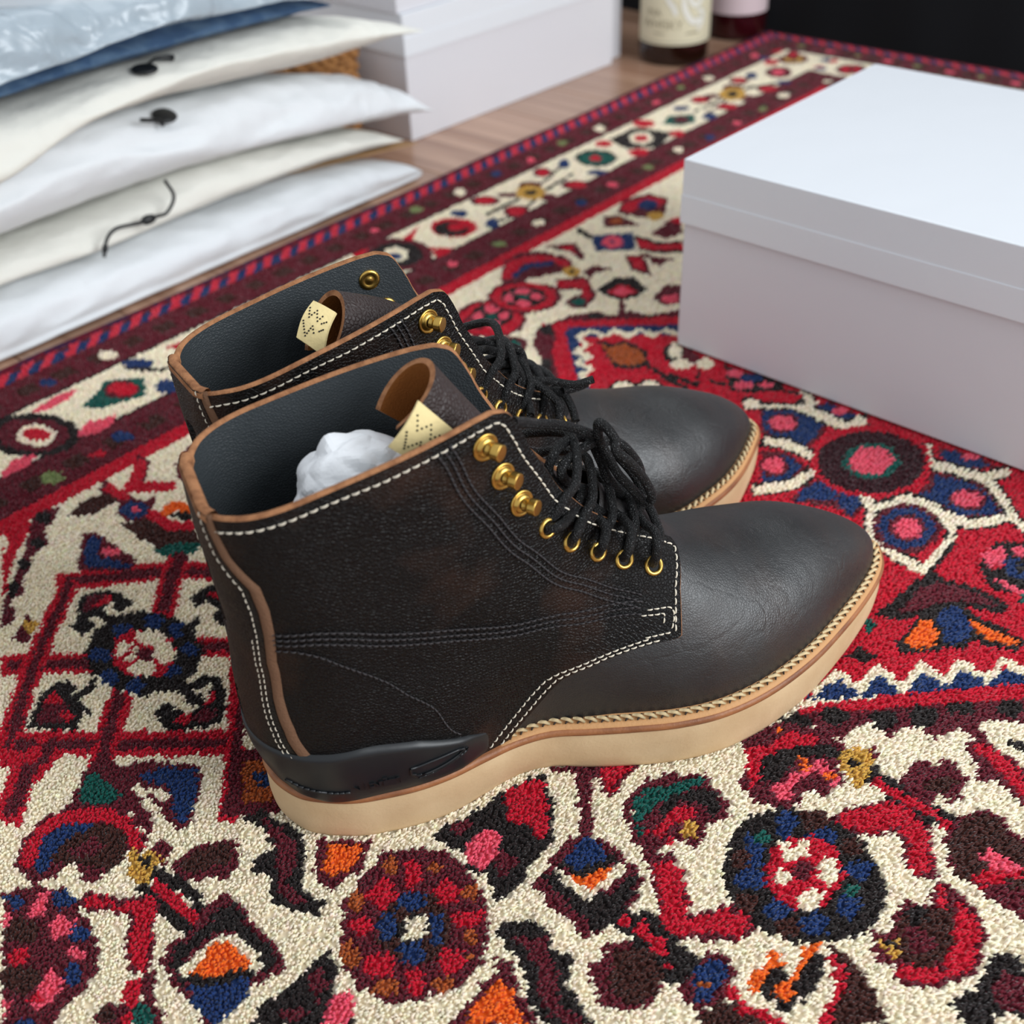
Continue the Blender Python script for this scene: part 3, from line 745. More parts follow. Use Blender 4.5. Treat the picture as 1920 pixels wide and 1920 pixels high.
R 305,103 309,101 320,93 326,88 327,80 323,71 313,66 305,61 300,65 303,70 312,74 316,81 308,87 304,94 303,101
M 321,63 337,63 346,58 347,50 342,46 342,38 305,24 307,31 308,39 309,46 309,54
B 321,62 336,62 344,57 345,50 340,46 341,37 326,31 317,38 311,47 310,54
P 324,50 330,48 330,38 328,34 318,43
R 312,49 319,45 328,32 317,38 310,43
B 324,30 322,30 320,31 318,32 317,34 317,36 318,37 320,37 322,36 324,34 325,33 325,31
M 302,57 304,51 300,41 290,33 273,31 258,41 254,51 259,55 257,61 267,68 271,61 280,65 286,65 289,56
R 298,48 297,41 289,35 274,33 260,42 256,51 259,54 265,47 269,40 275,44 284,43
B 280,62 288,59 289,54 294,49 284,43 271,42 263,48 264,55 273,60
K 286,54 284,54 282,55 280,56 279,58 279,60 281,61 283,61 285,61 287,59 288,57 287,55
M 277,60 280,51 274,45 268,52
Y 265,64 268,62 270,58 263,55 260,57
K 268,59 267,58 266,59 265,59 265,60 265,60 266,61 267,61 267,61 268,60 268,60 268,59
R 301,57 291,54 292,51 302,53
M 202,109 213,111 221,110 225,104 221,98 211,95 201,99 199,105
N 211,110 218,108 222,104 219,99 210,99 204,99 201,103
U 211,102 210,102 210,102 209,103 209,103 209,104 209,105 210,105 211,105 211,104 212,104 212,103
B 252,78 251,64 243,54 236,47 220,66 233,66 244,68
B 199,99 209,96 210,89 211,77 195,96
R 247,76 241,69 245,67 251,74
R 244,71 235,66 237,63 246,67
R 238,67 228,67 228,63 238,63
R 229,67 220,66 220,62 230,63
R 211,97 209,87 213,87 215,97
R 209,88 211,77 215,77 213,89
R 211,79 211,73 215,73 215,79
K 223,91 231,91 235,88 231,84 228,81 236,79 245,79 246,76 240,72 230,73 223,75 218,77 219,82 219,87
O 220,92 225,93 230,91 237,92 235,86 229,88 224,89 218,89
O 223,85 229,82 236,82 244,83 250,81 249,78 241,80 235,79 229,80 226,77 221,77 221,80
C 245,71 243,71 242,71 241,71 240,72 241,74 242,74 244,75 245,75 246,74 247,73 246,72
K 258,34 268,28 288,30 290,23 289,18 266,9 252,27 257,28
M 272,25 280,24 284,16 271,11 267,19
C 262,20 268,16 269,10 266,9 259,18
M 561,289 578,274 573,248 561,242 538,241 534,270
N 558,285 571,270 568,248 542,243 536,261 542,274
M 560,260 554,258 548,259 544,262 542,267 544,271 548,275 553,277 559,276 563,273 565,268 564,263
P 559,261 553,260 547,262 545,267 547,272 552,275 558,274 562,270 562,265
M 519,262 527,250 521,234 500,234 487,244
N 517,259 524,249 520,235 502,236 490,245
M 516,242 510,240 504,241 500,243 499,248 501,252 505,256 511,258 516,258 521,255 522,251 520,246
P 515,244 509,242 504,244 502,248 504,253 509,256 515,256 519,253 519,248
M 485,225 504,226 515,221 516,200 510,190 491,189 495,200
N 502,224 512,220 513,210 503,204 487,223
N 510,208 514,199 508,191 493,191 497,200
M 583,262 593,257 590,236 577,234 575,245
N 584,261 591,256 588,236 577,235 578,246
P 590,242 588,242 586,243 583,245 582,247 582,250 584,251 586,252 589,251 591,249 592,246 592,244
N 584,220 583,193 576,195 580,215
M 586,182 591,159 586,148 573,159 573,176
N 585,180 589,159 585,150 575,160 575,176
P 592,158 590,158 587,159 584,161 583,164 583,167 584,168 586,168 589,167 591,164 593,161 593,159
M 530,171 560,174 568,156 563,140 545,124 530,139 527,155
N 535,171 545,167 557,172 563,155 558,141 545,129 530,145 534,158
M 553,139 547,139 541,140 537,144 535,148 536,153 540,156 546,157 552,156 556,152 558,147 557,143
P 552,141 544,141 538,146 538,153 545,156 553,153 556,146
K 552,295 572,269 585,276 565,303
K 570,274 568,250 582,254 585,278
K 568,254 566,231 580,234 582,258
K 566,231 582,224 593,232 577,240
K 523,265 529,248 542,254 536,271
K 529,253 526,234 538,237 542,257
K 476,244 489,232 499,238 487,251
K 486,234 499,226 509,233 496,241
K 496,226 517,225 523,233 502,235
K 511,229 513,217 525,221 523,233
K 514,199 500,184 510,182 523,197
K 509,189 487,182 489,175 510,183
K 489,183 475,171 482,168 497,180
K 476,172 470,151 480,152 486,173
K 470,154 469,138 479,139 481,156
K 470,137 505,137 508,144 473,143
K 502,137 520,141 519,148 501,143
K 520,141 534,159 524,160 510,143
K 534,157 534,178 522,175 522,155
K 535,177 513,187 505,180 526,170
K 582,192 562,181 568,176 588,187
K 561,180 562,163 575,166 574,183
K 562,166 565,146 578,149 574,170
K 564,147 581,137 592,143 575,153
K 565,148 555,135 567,135 576,148
K 559,140 539,122 549,120 569,137
K 553,124 540,132 530,127 543,119
K 543,130 528,143 518,137 533,125
K 530,138 531,153 519,150 519,136
K 542,125 532,111 542,110 553,124
K 586,277 576,261 589,262 600,278
K 581,237 571,225 583,224 593,236
C 554,295 574,270 583,275 563,301
C 573,274 570,251 580,254 582,277
C 571,254 568,232 578,234 580,257
C 568,232 583,226 591,231 575,238
C 526,265 531,250 540,254 534,269
C 531,253 528,235 536,237 540,255
C 479,244 490,233 497,238 485,249
C 488,235 500,227 506,232 495,240
C 498,228 517,226 521,232 502,233
C 513,229 515,218 523,221 521,232
C 515,198 502,184 509,183 521,197
C 508,188 488,181 490,177 509,184
C 490,182 477,171 482,169 495,180
C 477,172 472,152 479,153 484,173
C 472,154 470,138 477,139 479,155
C 471,138 505,138 507,143 473,142
C 502,138 519,142 518,146 502,142
C 519,142 532,158 525,159 512,143
C 532,157 532,177 524,175 524,156
C 533,176 512,185 507,181 527,172
C 582,190 564,181 568,177 586,187
C 563,180 564,164 573,166 572,182
C 564,166 567,147 576,149 572,169
C 567,148 583,138 590,142 574,152
C 566,147 558,136 565,135 574,147
C 560,139 542,122 548,121 567,137
C 550,124 539,131 533,128 544,120
C 541,130 527,141 520,138 534,126
C 529,138 529,152 521,150 521,137
C 543,124 534,112 541,111 550,124
C 588,276 579,262 588,263 597,277
C 582,236 574,226 581,225 590,235
R 569,179 555,175 540,176 526,182 516,191 510,202 510,214 516,226 527,235 542,239 558,239 573,234 584,224 589,212 588,199 581,187
D 566,181 554,178 540,179 528,184 519,192 514,202 514,213 519,223 528,231 541,235 555,235 568,230 578,221 583,210 583,198 577,188
G 559,193 551,191 542,192 535,196 530,201 529,208 532,215 538,220 547,222 555,222 563,218 568,212 569,204 565,198
P 557,197 547,195 539,197 534,203 535,211 541,217 551,219 560,216 565,210 564,202
M 513,148 501,146 489,148 481,153 478,162 482,171 490,178 502,181 514,179 523,173 526,164 522,155
N 511,151 501,149 492,150 485,155 483,162 485,169 492,175 502,178 512,176 519,171 521,164 518,156
M 508,155 501,153 495,154 490,158 489,162 490,167 495,171 502,173 508,172 513,168 515,163 513,158
P 507,156 498,155 492,160 494,166 501,170 510,168 512,162
K 429,145 460,141 478,138 473,129 478,113 475,97 465,98 461,110 459,117 441,127 427,138
M 437,138 460,136 470,132 472,121 473,105 469,102 463,117 456,124 440,132
K 450,102 442,100 433,101 428,105 426,111 429,116 436,121 445,123 453,122 459,119 461,113 457,107
N 449,105 442,103 435,104 431,107 430,111 432,116 438,120 445,121 452,121 457,118 458,114 455,109
K 416,129 437,128 447,126 437,114 423,109 410,123
O 417,125 436,125 443,124 436,116 425,113 418,118
K 456,112 458,100 454,81 445,82 439,96
O 453,109 453,99 452,83 448,84 444,95 449,105
K 513,94 502,92 491,94 484,99 481,107 485,114 494,120 505,122 517,121 525,115 527,108 523,100
R 503,111 501,111 499,111 498,112 497,113 498,115 499,116 501,116 503,115 504,114 504,113 504,112
P 505,123 518,117 509,112 495,115
P 517,113 526,108 517,104 514,109
P 491,113 491,106 491,94 487,93 485,104
N 504,112 513,110 513,103 498,97 496,106
K 508,100 505,100 503,100 501,101 501,102 502,104 504,105 507,106 509,105 511,105 511,103 510,102
G 484,90 482,90 480,90 478,91 478,92 479,94 481,95 483,96 485,95 487,94 487,93 486,91
G 420,141 417,140 415,140 413,141 413,142 414,144 417,146 420,147 422,147 424,146 424,145 423,143
K 392,143 402,141 401,131 393,134
K 592,334 597,291 586,287 567,313
P 591,318 588,317 585,318 583,320 582,323 582,325 584,327 587,328 590,327 592,325 593,323 593,320
P 582,305 579,304 576,305 573,307 572,311 572,314 574,316 577,317 580,315 583,313 584,310 584,307
P 590,295 588,295 586,295 584,297 583,299 583,301 584,303 586,303 588,302 590,301 591,298 591,296
N 593,304 591,304 587,305 585,308 583,311 583,314 584,316 587,317 590,316 593,313 595,309 595,306
K 572,306 589,292 591,273 578,269 565,289
R 570,303 585,290 588,274 579,272 568,290
C 592,368 588,366 583,365 581,366 581,368 583,371 588,375 592,377 597,378 599,378 599,375 597,372
C 582,351 578,350 574,350 571,353 570,356 571,360 573,363 577,364 581,364 584,361 585,358 585,354
C 591,340 587,338 584,339 581,341 580,344 580,347 583,350 587,351 590,351 593,349 594,346 593,342
M 586,364 600,365 589,352 581,350
K 559,356 558,331 562,332 562,358
K 580,346 558,333 559,332 580,344
K 568,332 571,314 575,315 571,333
K 687,628 726,627 729,631 690,631
K 724,627 781,636 784,639 727,631
K 779,635 819,647 822,651 782,639
K 810,629 757,624 754,620 807,625
K 758,624 709,608 707,604 756,621
K 711,608 685,615 682,612 708,604
M 769,632 765,630 760,631 756,634 754,639 754,645 757,649 762,651 767,650 771,647 773,642 772,636
M 756,602 752,601 748,601 745,604 743,608 744,613 746,616 750,618 754,617 757,614 759,610 759,606
M 740,635 737,634 733,636 730,639 728,643 728,647 729,650 732,651 736,649 739,646 741,642 741,638
Y 758,619 748,614 739,617 735,626 738,637 748,644 758,645 765,639 765,628
K 754,625 751,624 747,624 745,626 744,628 745,632 747,635 750,636 753,636 756,634 757,631 756,628
M 799,645 794,642 788,642 785,644 783,649 785,654 789,659 794,662 800,662 804,660 805,655 803,649
R 797,647 794,645 790,645 787,646 786,650 788,653 791,657 794,659 798,659 801,657 802,654 800,650
M 717,604 711,601 705,601 700,604 698,610 700,617 704,623 710,626 716,626 721,622 723,616 722,609
R 715,607 711,605 706,605 703,607 702,611 703,615 706,619 710,622 715,622 718,620 719,616 718,611
M 721,640 716,638 710,639 705,644 702,651 702,657 705,662 710,664 716,663 721,658 724,651 724,645
R 718,643 715,642 711,643 707,646 706,650 706,655 708,658 711,660 715,659 719,656 721,651 720,647
M 796,597 790,595 784,597 779,601 776,608 776,615 780,619 785,621 791,620 796,615 799,608 799,601
R 793,600 789,599 785,600 782,603 780,608 780,612 782,616 786,617 790,616 794,613 796,608 795,604
N 826,645 820,642 815,641 813,642 813,645 815,649 820,654 825,657 830,659 833,658 833,655 830,650
N 683,644 680,643 676,643 673,646 672,650 672,654 674,657 677,658 681,658 684,655 685,652 685,647
N 682,608 677,605 673,604 670,605 670,608 671,612 675,617 680,620 685,621 687,620 688,617 686,612
N 829,603 825,602 821,603 818,607 816,611 816,615 817,619 821,620 825,618 829,615 831,610 831,606
R 665,617 656,613 646,614 639,620 635,630 636,640 642,650 651,655 661,654 669,648 673,638 672,626
K 659,621 652,618 645,618 639,623 636,631 637,639 642,646 649,649 656,649 662,644 665,636 664,628
R 661,626 657,625 654,625 651,627 649,631 650,635 652,639 655,641 659,640 662,638 664,634 663,630
M 605,611 591,603 577,604 565,613 559,628 561,645 569,660 583,668 598,668 610,658 616,642 614,625
K 600,617 590,611 579,612 571,619 566,630 568,642 574,653 584,659 595,659 605,652 609,641 607,628
C 593,627 587,623 581,623 577,626 575,631 576,638 581,644 587,648 593,649 597,646 599,640 597,633
N 588,629 586,627 583,627 580,629 579,632 580,636 581,638 584,640 587,640 589,638 590,635 590,632
R 612,652 638,660 613,643
R 612,623 625,605 601,602
R 566,665 583,663 561,648
K 863,617 852,613 842,614 834,620 831,630 833,641 840,650 851,655 861,654 870,647 873,637 870,626
G 861,619 853,616 844,617 838,623 834,631 836,640 842,648 850,651 859,650 866,644 869,636 867,627
R 854,630 851,628 847,628 845,630 844,633 845,636 847,639 851,641 855,641 857,639 858,636 857,633
R 963,643 957,641 951,642 946,646 945,652 946,657 950,662 956,664 962,664 966,660 968,654 967,648
R 892,644 888,642 883,643 880,646 878,650 879,655 882,658 886,660 891,659 894,657 896,652 895,648
R 955,603 951,601 946,602 943,605 941,609 942,614 945,617 949,619 954,618 957,615 959,610 958,606
R 892,602 888,600 883,601 879,604 877,609 878,614 881,618 886,620 891,619 895,616 897,611 896,606
K 900,655 943,652 949,615 909,602 888,625
C 927,620 919,617 911,617 906,620 904,627 907,634 913,641 921,645 929,645 935,641 937,634 934,627
R 924,625 920,623 915,623 912,625 911,628 913,632 916,636 921,638 925,638 928,636 929,633 928,629
G 966,637 990,646 1009,627 990,614 974,617
M 992,621 987,619 983,620 979,623 978,628 979,632 982,636 986,637 991,637 995,633 996,629 995,624
N 1016,604 1011,602 1006,602 1002,604 1002,608 1003,613 1007,616 1012,618 1017,618 1021,616 1022,612 1020,608
N 1021,640 1018,639 1014,641 1010,644 1008,648 1009,652 1011,655 1015,656 1019,655 1022,652 1024,647 1024,643
K 1014,616 1048,619 1052,623 1018,620
K 1047,618 1114,635 1118,639 1050,622
K 1112,634 1151,644 1155,648 1115,638
K 1015,629 1057,627 1061,631 1019,633
K 1055,627 1109,625 1114,629 1060,631
K 1107,626 1141,608 1147,612 1113,630
M 1111,632 1104,630 1098,631 1094,634 1092,640 1094,645 1099,650 1105,652 1111,651 1115,648 1117,642 1115,637
M 1088,600 1083,598 1078,599 1074,602 1073,607 1074,611 1078,615 1083,617 1088,616 1092,613 1093,608 1092,603
M 1073,635 1069,634 1065,636 1061,639 1060,644 1060,648 1062,651 1066,652 1071,651 1074,647 1076,643 1076,638
Y 1094,618 1080,613 1069,616 1065,625 1072,637 1085,645 1099,646 1107,639 1105,628
K 1089,625 1085,623 1081,623 1078,625 1078,628 1079,632 1083,635 1087,636 1091,636 1094,634 1095,631 1093,628
M 1057,638 1051,636 1045,638 1041,641 1039,646 1041,652 1045,656 1050,658 1056,657 1061,654 1062,648 1061,643
R 1055,641 1051,640 1047,640 1044,643 1043,647 1044,651 1046,654 1050,655 1055,655 1058,652 1059,648 1058,644
M 1055,601 1049,600 1043,602 1038,606 1036,612 1036,618 1040,622 1046,624 1052,622 1057,618 1059,612 1058,606
R 1053,604 1048,603 1044,604 1041,608 1039,612 1040,616 1042,619 1046,621 1051,619 1054,616 1056,612 1055,607
M 1136,639 1131,638 1125,639 1120,643 1119,648 1120,654 1124,658 1129,660 1135,659 1140,655 1142,649 1140,644
R 1134,642 1130,641 1126,642 1123,645 1122,648 1123,652 1125,655 1130,657 1134,656 1137,653 1138,649 1137,645
M 1129,596 1123,595 1117,596 1112,601 1109,607 1110,613 1115,618 1121,620 1127,618 1133,613 1135,607 1134,601
R 1127,599 1123,598 1118,599 1115,603 1113,607 1114,612 1117,615 1121,616 1126,615 1130,611 1131,607 1130,602
N 1157,641 1151,639 1147,639 1144,641 1143,645 1145,649 1149,652 1155,654 1160,655 1163,653 1163,649 1161,645
N 1156,599 1152,598 1148,599 1145,602 1144,606 1144,610 1147,612 1151,613 1155,612 1158,609 1159,605 1158,602
M 1188,616 1178,612 1169,613 1163,618 1161,626 1164,634 1172,641 1182,644 1191,643 1198,638 1200,631 1196,622
P 1184,622 1179,621 1174,621 1171,623 1170,627 1172,631 1176,634 1181,636 1186,636 1189,633 1190,630 1188,626
R 1213,647 1207,645 1202,645 1198,648 1198,652 1200,657 1204,661 1210,663 1215,663 1219,660 1220,656 1218,651
M 1252,642 1245,639 1238,639 1234,641 1233,646 1237,651 1243,656 1251,659 1258,659 1262,657 1262,652 1259,647
R 1251,644 1246,642 1242,642 1239,643 1239,646 1241,649 1245,652 1250,654 1254,655 1257,653 1257,650 1255,647
C 717,677 711,674 707,677 708,683 714,688 720,688 721,683
C 923,675 915,672 911,675 913,682 920,687 927,687 928,682
C 1121,674 1114,673 1110,676 1112,682 1118,686 1125,685 1126,680
C 706,578 701,576 697,579 698,585 702,589 708,588 710,583
C 917,579 910,577 907,579 908,585 914,589 920,588 921,584
C 1115,578 1108,576 1104,580 1105,586 1111,590 1118,588 1120,583
P 815,677 810,675 807,677 808,682 813,686 817,686 818,682
P 1021,677 1016,675 1012,678 1014,682 1018,685 1023,685 1024,681
P 1225,678 1217,676 1212,679 1215,685 1223,689 1229,689 1230,684
P 613,681 609,679 607,681 607,685 611,688 614,688 615,685
P 811,578 806,577 802,580 803,585 807,588 812,587 814,583
P 1014,574 1008,572 1005,575 1006,580 1011,583 1016,582 1017,578
P 604,583 599,581 596,584 597,588 600,591 604,591 606,587
V 667,681 662,679 658,683 658,689 662,694 668,693 670,687
V 868,680 863,679 859,681 860,687 865,691 870,690 872,685
V 1078,683 1072,682 1069,684 1070,689 1075,692 1080,692 1082,688
V 864,576 859,575 855,578 856,583 860,586 866,585 867,581
V 655,576 651,575 647,578 647,584 650,587 655,585 657,580
V 1064,575 1058,574 1055,576 1056,581 1061,584 1067,583 1068,579
N 770,680 764,678 760,680 761,687 767,691 772,691 774,686
N 761,575 756,574 752,577 753,582 758,586 763,585 764,580
N 963,573 956,571 952,574 954,579 960,583 966,583 967,578
G 298,637 312,642 326,652 345,636 333,615 315,621 303,625
M 335,624 330,620 325,620 320,624 317,630 317,637 319,644 324,647 329,647 334,644 337,637 337,630
R 334,625 331,623 326,623 322,626 320,632 319,638 321,642 324,645 329,645 333,641 335,636 336,630
N 361,646 358,644 354,645 350,649 347,654 346,659 347,663 350,665 354,664 358,661 361,655 362,650
N 353,605 350,603 346,602 343,604 341,609 341,614 343,619 347,622 350,622 354,620 355,615 355,610
K 278,607 268,599 257,600 246,609 238,624 236,641 241,656 250,665 262,665 274,655 281,639 283,622
M 274,613 267,607 257,607 249,615 243,626 242,639 245,651 252,657 261,657 270,649 276,637 277,624
C 268,619 264,615 258,615 254,618 251,625 250,632 253,640 257,644 263,645 268,641 270,634 271,626
R 267,623 264,621 261,621 257,624 255,629 254,634 255,638 258,641 262,640 265,637 268,633 268,627
P 274,657 295,663 309,658 297,651 281,651
P 276,608 288,617 306,609 296,601 281,602
P 225,609 237,616 249,610 240,603 222,604
R 379,660 396,652 385,646
K 344,654 357,631 360,635 346,658
K 357,632 369,629 371,633 359,636
C 353,676 348,673 344,676 342,682 344,688 348,690 352,688 354,682
N 305,677 303,675 301,676 299,677 297,680 297,684 298,687 300,689 302,689 304,687 306,684 306,680
N 298,578 296,576 293,576 290,579 288,582 288,586 289,590 292,592 295,592 297,589 299,586 299,582
V 246,573 242,571 238,573 235,579 237,586 241,588 245,586 247,580
R 264,583 278,582 274,573
M 316,587 314,586 312,586 310,587 309,590 309,593 310,596 312,597 314,597 316,596 317,593 317,590
"""
# ------------------------------------------------------------------ rug: knots coloured from the drawn pattern (rug frame, mm)
RUGC = {'C': (246,233,207), 'R': (196,16,44), 'M': (100,24,38), 'K': (36,27,26), 'N': (28,54,104), 'G': (16,88,78), 'O': (240,108,30),
        'U': (172,84,36), 'P': (232,88,110), 'Y': (204,158,70), 'V': (130,142,90), 'B': (68,32,26), 'D': (56,17,26), 'E': (206,48,68)}
KEYS = list(RUGC); KI = {k: i for i, k in enumerate(KEYS)}
PITCH_K = 2.2
A0, A1, B0, B1 = -60.0, 1318.0, -420.0, 719.0
na = int((A1-A0)/PITCH_K); nbk = int((B1-B0)/PITCH_K)
ka = A0+(np.arange(na)+0.5)*PITCH_K; kb = B0+(np.arange(nbk)+0.5)*PITCH_K
IMG = np.full((na, nbk), KI['C'], np.int8)
AA, BB = np.meshgrid(ka, kb, indexing='ij')
# border stripes along the left edge (b) and the far end (a)
EE = np.minimum(719-BB, 1318-AA)       # distance from the nearer bound edge
ALONG = np.where(719-BB < 1318-AA, AA, BB)
def stripe(lo, hi, key): IMG[(EE >= lo) & (EE < hi)] = KI[key]
stripe(0, 54, 'M'); stripe(52, 55, 'K'); stripe(114, 117, 'K'); stripe(116, 155, 'M'); stripe(154, 166, 'R')
e_ = (EE < 17)
ch = ((np.floor(ALONG/9.0+EE/9.0)).astype(int) % 2 == 0)
IMG[e_ & ch & (EE > 2)] = KI['E']; IMG[e_ & ~ch & (EE > 7)] = KI['N']; IMG[(EE >= 16) & (EE < 18)] = KI['K']
lum = ((np.floor(ALONG/14.0)).astype(int) % 2 == 0)
IMG[(EE > 24) & (EE < 46) & lum & (np.abs(EE-35) < 7)] = KI['B']
IMG[(EE > 124) & (EE < 148) & lum & (np.abs(EE-136) < 6)] = KI['B']
def paint(key, P):
    P = np.asarray(P, float); lo = P.min(0); hi = P.max(0)
    i0, i1 = np.searchsorted(ka, [lo[0], hi[0]]); j0, j1 = np.searchsorted(kb, [lo[1], hi[1]])
    if i1 <= i0 or j1 <= j0: return
    X = AA[i0:i1, j0:j1]; Yy = BB[i0:i1, j0:j1]; ins = np.zeros(X.shape, bool); n = len(P)
    for k in range(n):
        x1, y1 = P[k]; x2, y2 = P[(k+1) % n]
        if y1 == y2: continue
        c = ((y1 > Yy) != (y2 > Yy)) & (X < (x2-x1)*(Yy-y1)/(y2-y1)+x1); ins ^= c
    IMG[i0:i1, j0:j1][ins] = KI[key]
def blob(key, a, b, ra, rb, n=9, rot=0.0):
    t = np.arange(n)*2*np.pi/n+rot; paint(key, np.c_[a+ra*np.cos(t), b+rb*np.sin(t)])
# far-end border motifs (the border turns the corner at the far end)
for k in range(10):
    b = 640-k*72; a = 1233
    blob('M', a, b, 20, 17); blob('R' if k % 2 else 'Y', a, b, 13, 11); blob('K', a, b, 5, 5)
    blob('N', a+16, b-34, 7, 8); blob('R', a-14, b-40, 8, 6); blob('N', a-16, b+28, 6, 7); blob('R', a+18, b+30, 7, 5)
    blob('P', 1283, b-20, 5, 6); blob('V', 1284, b+18, 4, 5); blob('C', 1180, b, 5, 6)
# ground of the hidden / unseen field: scattered leaves so that it goes on beyond the frame
r2 = np.random.default_rng(3)
for k in range(150):
    a = r2.uniform(-60, 1150); b = r2.uniform(-420, 540)
    w_ = rw(a, b, 0.0)-np.array([0, 0, CAM_H]); dz_ = w_@np.array(_F); pxx = 960+FPX*(w_@np.array(_R2))/max(dz_, .05); pyy = 960-FPX*(w_@np.array(_U2))/max(dz_, .05)
    if dz_ > 0.05 and -150 < pxx < 2070 and -100 < pyy < 2070: continue
    key = ['R', 'M', 'N', 'K', 'G', 'O', 'P'][k % 7]; ra = r2.uniform(10, 30); rb = r2.uniform(8, 24); ro = r2.uniform(0, 3)
    blob('M', a, b, ra+5, rb+5, 10, ro); blob(key, a, b, ra, rb, 10, ro); blob('C' if k % 2 else 'K', a, b, ra*.35, rb*.35, 7)
for ln in RUG_PATTERN.strip().split('\n'):
    t = ln.split(); paint(t[0], [tuple(map(int, q.split(','))) for q in t[1:]])

# visible knots only (camera frustum with a generous margin)
Wp = rw(AA, BB, 0.0)
Fv = np.array(_F); Rv = np.array(_R2); Uv = np.array(_U2); dvec = Wp-np.array([0, 0, CAM_H])
dz = dvec@Fv; px = 960+FPX*(dvec@Rv)/np.maximum(dz, 0.05); py = 960-FPX*(dvec@Uv)/np.maximum(dz, 0.05)
vis = (dz > 0.1) & (px > -260) & (px < 2180) & (py < 2110) & (py > -100)
ii, jj = np.nonzero(vis)
rug = empty('patterned_rug', tuple(rw(640.0, 300.0, -9.5)), 0.0, 'red and cream hand-knotted rug with floral medallions under the boots', 'rug')
ctr = np.array(rug.location)
COLS = lin(np.array([RUGC[k] for k in KEYS]))
nk = len(ii)
base_c = COLS[IMG[ii, jj]]
# each knot ends in a small leaning tuft
near = dz[ii, jj] < 0.62
def tufts(sel, r0, r1, nside, jit, zt, seed):
    g = np.random.default_rng(seed); idx = np.nonzero(sel)[0]; n = len(idx)
    ca = ka[ii[idx]]+g.uniform(-jit, jit, n); cb = kb[jj[idx]]+g.uniform(-jit, jit, n)
    lean_a = g.normal(0.5, 0.5, n); lean_b = g.normal(-1.9, 0.6, n)
    h = zt+g.normal(0, 0.28, n)
    an = (np.arange(nside)*2*np.pi/nside)[None]+g.uniform(0, 6, n)[:, None]
    zb = np.full(n, -5.0)
    rows = []
    for fr, rr, z in ((0.0, r0, zb), (0.55, r1, h-1.1)):
        rows.append(rw((ca+lean_a*fr)[:, None]+rr*np.cos(an), (cb+lean_b*fr)[:, None]+rr*np.sin(an), np.repeat(z[:, None], nside, 1)))
    tip = rw(ca+lean_a, cb+lean_b, h)[:, None]
    V = np.concatenate(rows+[tip], 1); m = 2*nside+1
    quad = []; tri = []
    for k in range(nside):
        k2 = (k+1) % nside
        quad.append((k, k2, nside+k2)); quad.append((k, nside+k2, nside+k)); tri.append((nside+k, nside+k2, 2*nside))
    T = np.array(quad+tri)
    Fi = (T[None]+(np.arange(n)*m)[:, None, None]).reshape(-1, 3)
    c = base_c[idx]*(1+g.normal(0, 0.07, (n, 1)))*(1+g.normal(0, 0.03, (n, 3)))
    c = np.clip(c, 0, 1); Cv = np.repeat(np.c_[c, np.ones(n)][:, None], m, 1)
    return V.reshape(-1, 3), Fi, Cv.reshape(-1, 4)
def big_mesh(name, V, Fi, C, material, parent, kind):
    me = bpy.data.meshes.new(name); nv = len(V); nf = len(Fi)
    me.vertices.add(nv); me.vertices.foreach_set('co', V.astype(np.float32).ravel())
    me.loops.add(nf*3); me.loops.foreach_set('vertex_index', Fi.astype(np.int32).ravel())
    me.polygons.add(nf); me.polygons.foreach_set('loop_start', np.arange(nf, dtype=np.int32)*3); me.polygons.foreach_set('loop_total', np.full(nf, 3, np.int32))
    me.polygons.foreach_set('use_smooth', np.ones(nf, bool))
    ca = me.color_attributes.new('Col', 'FLOAT_COLOR', 'POINT'); ca.data.foreach_set('color', C.astype(np.float32).ravel())
    me.update(calc_edges=True); me.materials.append(material)
    o = bpy.data.objects.new(name, me); COL.objects.link(o); o.parent = parent; o['kind'] = kind
    return o
wool = mat('wool_pile', (200, 190, 170), 0.95, spec=0.1, sheen=0.25, attr='Col')
parts = [tufts(near, 1.0, 0.85, 3, 1.0, 0.0, 1), tufts(near, 1.0, 0.85, 3, 1.0, 0.0, 2), tufts(near, 1.0, 0.8, 3, 1.1, 0.0, 4), tufts(~near, 1.4, 1.25, 3, 0.5, 0.0, 3)]
off = 0; Vs = []; Fs = []; Cs = []
for V, Fi, Cv in parts:
    Vs.append(V-ctr); Fs.append(Fi+off); Cs.append(Cv); off += len(V)
# knot-coloured sheet under the tips, added so gaps between tufts look less dark
q4 = np.array([(-.5, -.5), (.5, -.5), (.5, .5), (-.5, .5)])*PITCH_K
KV = rw(ka[ii][:, None]+q4[None, :, 0], kb[jj][:, None]+q4[None, :, 1], np.full((nk, 4), -2.4)).reshape(-1, 3)
KF = (np.array([(0, 1, 2), (0, 2, 3)])[None]+(np.arange(nk)*4)[:, None, None]).reshape(-1, 3)
Vs.append(KV-ctr); Fs.append(KF+off); Cs.append(np.repeat(np.c_[base_c*0.9, np.ones(nk)], 4, 0))
pile = big_mesh('pile', np.concatenate(Vs), np.concatenate(Fs), np.concatenate(Cs), wool, rug, 'stuff')
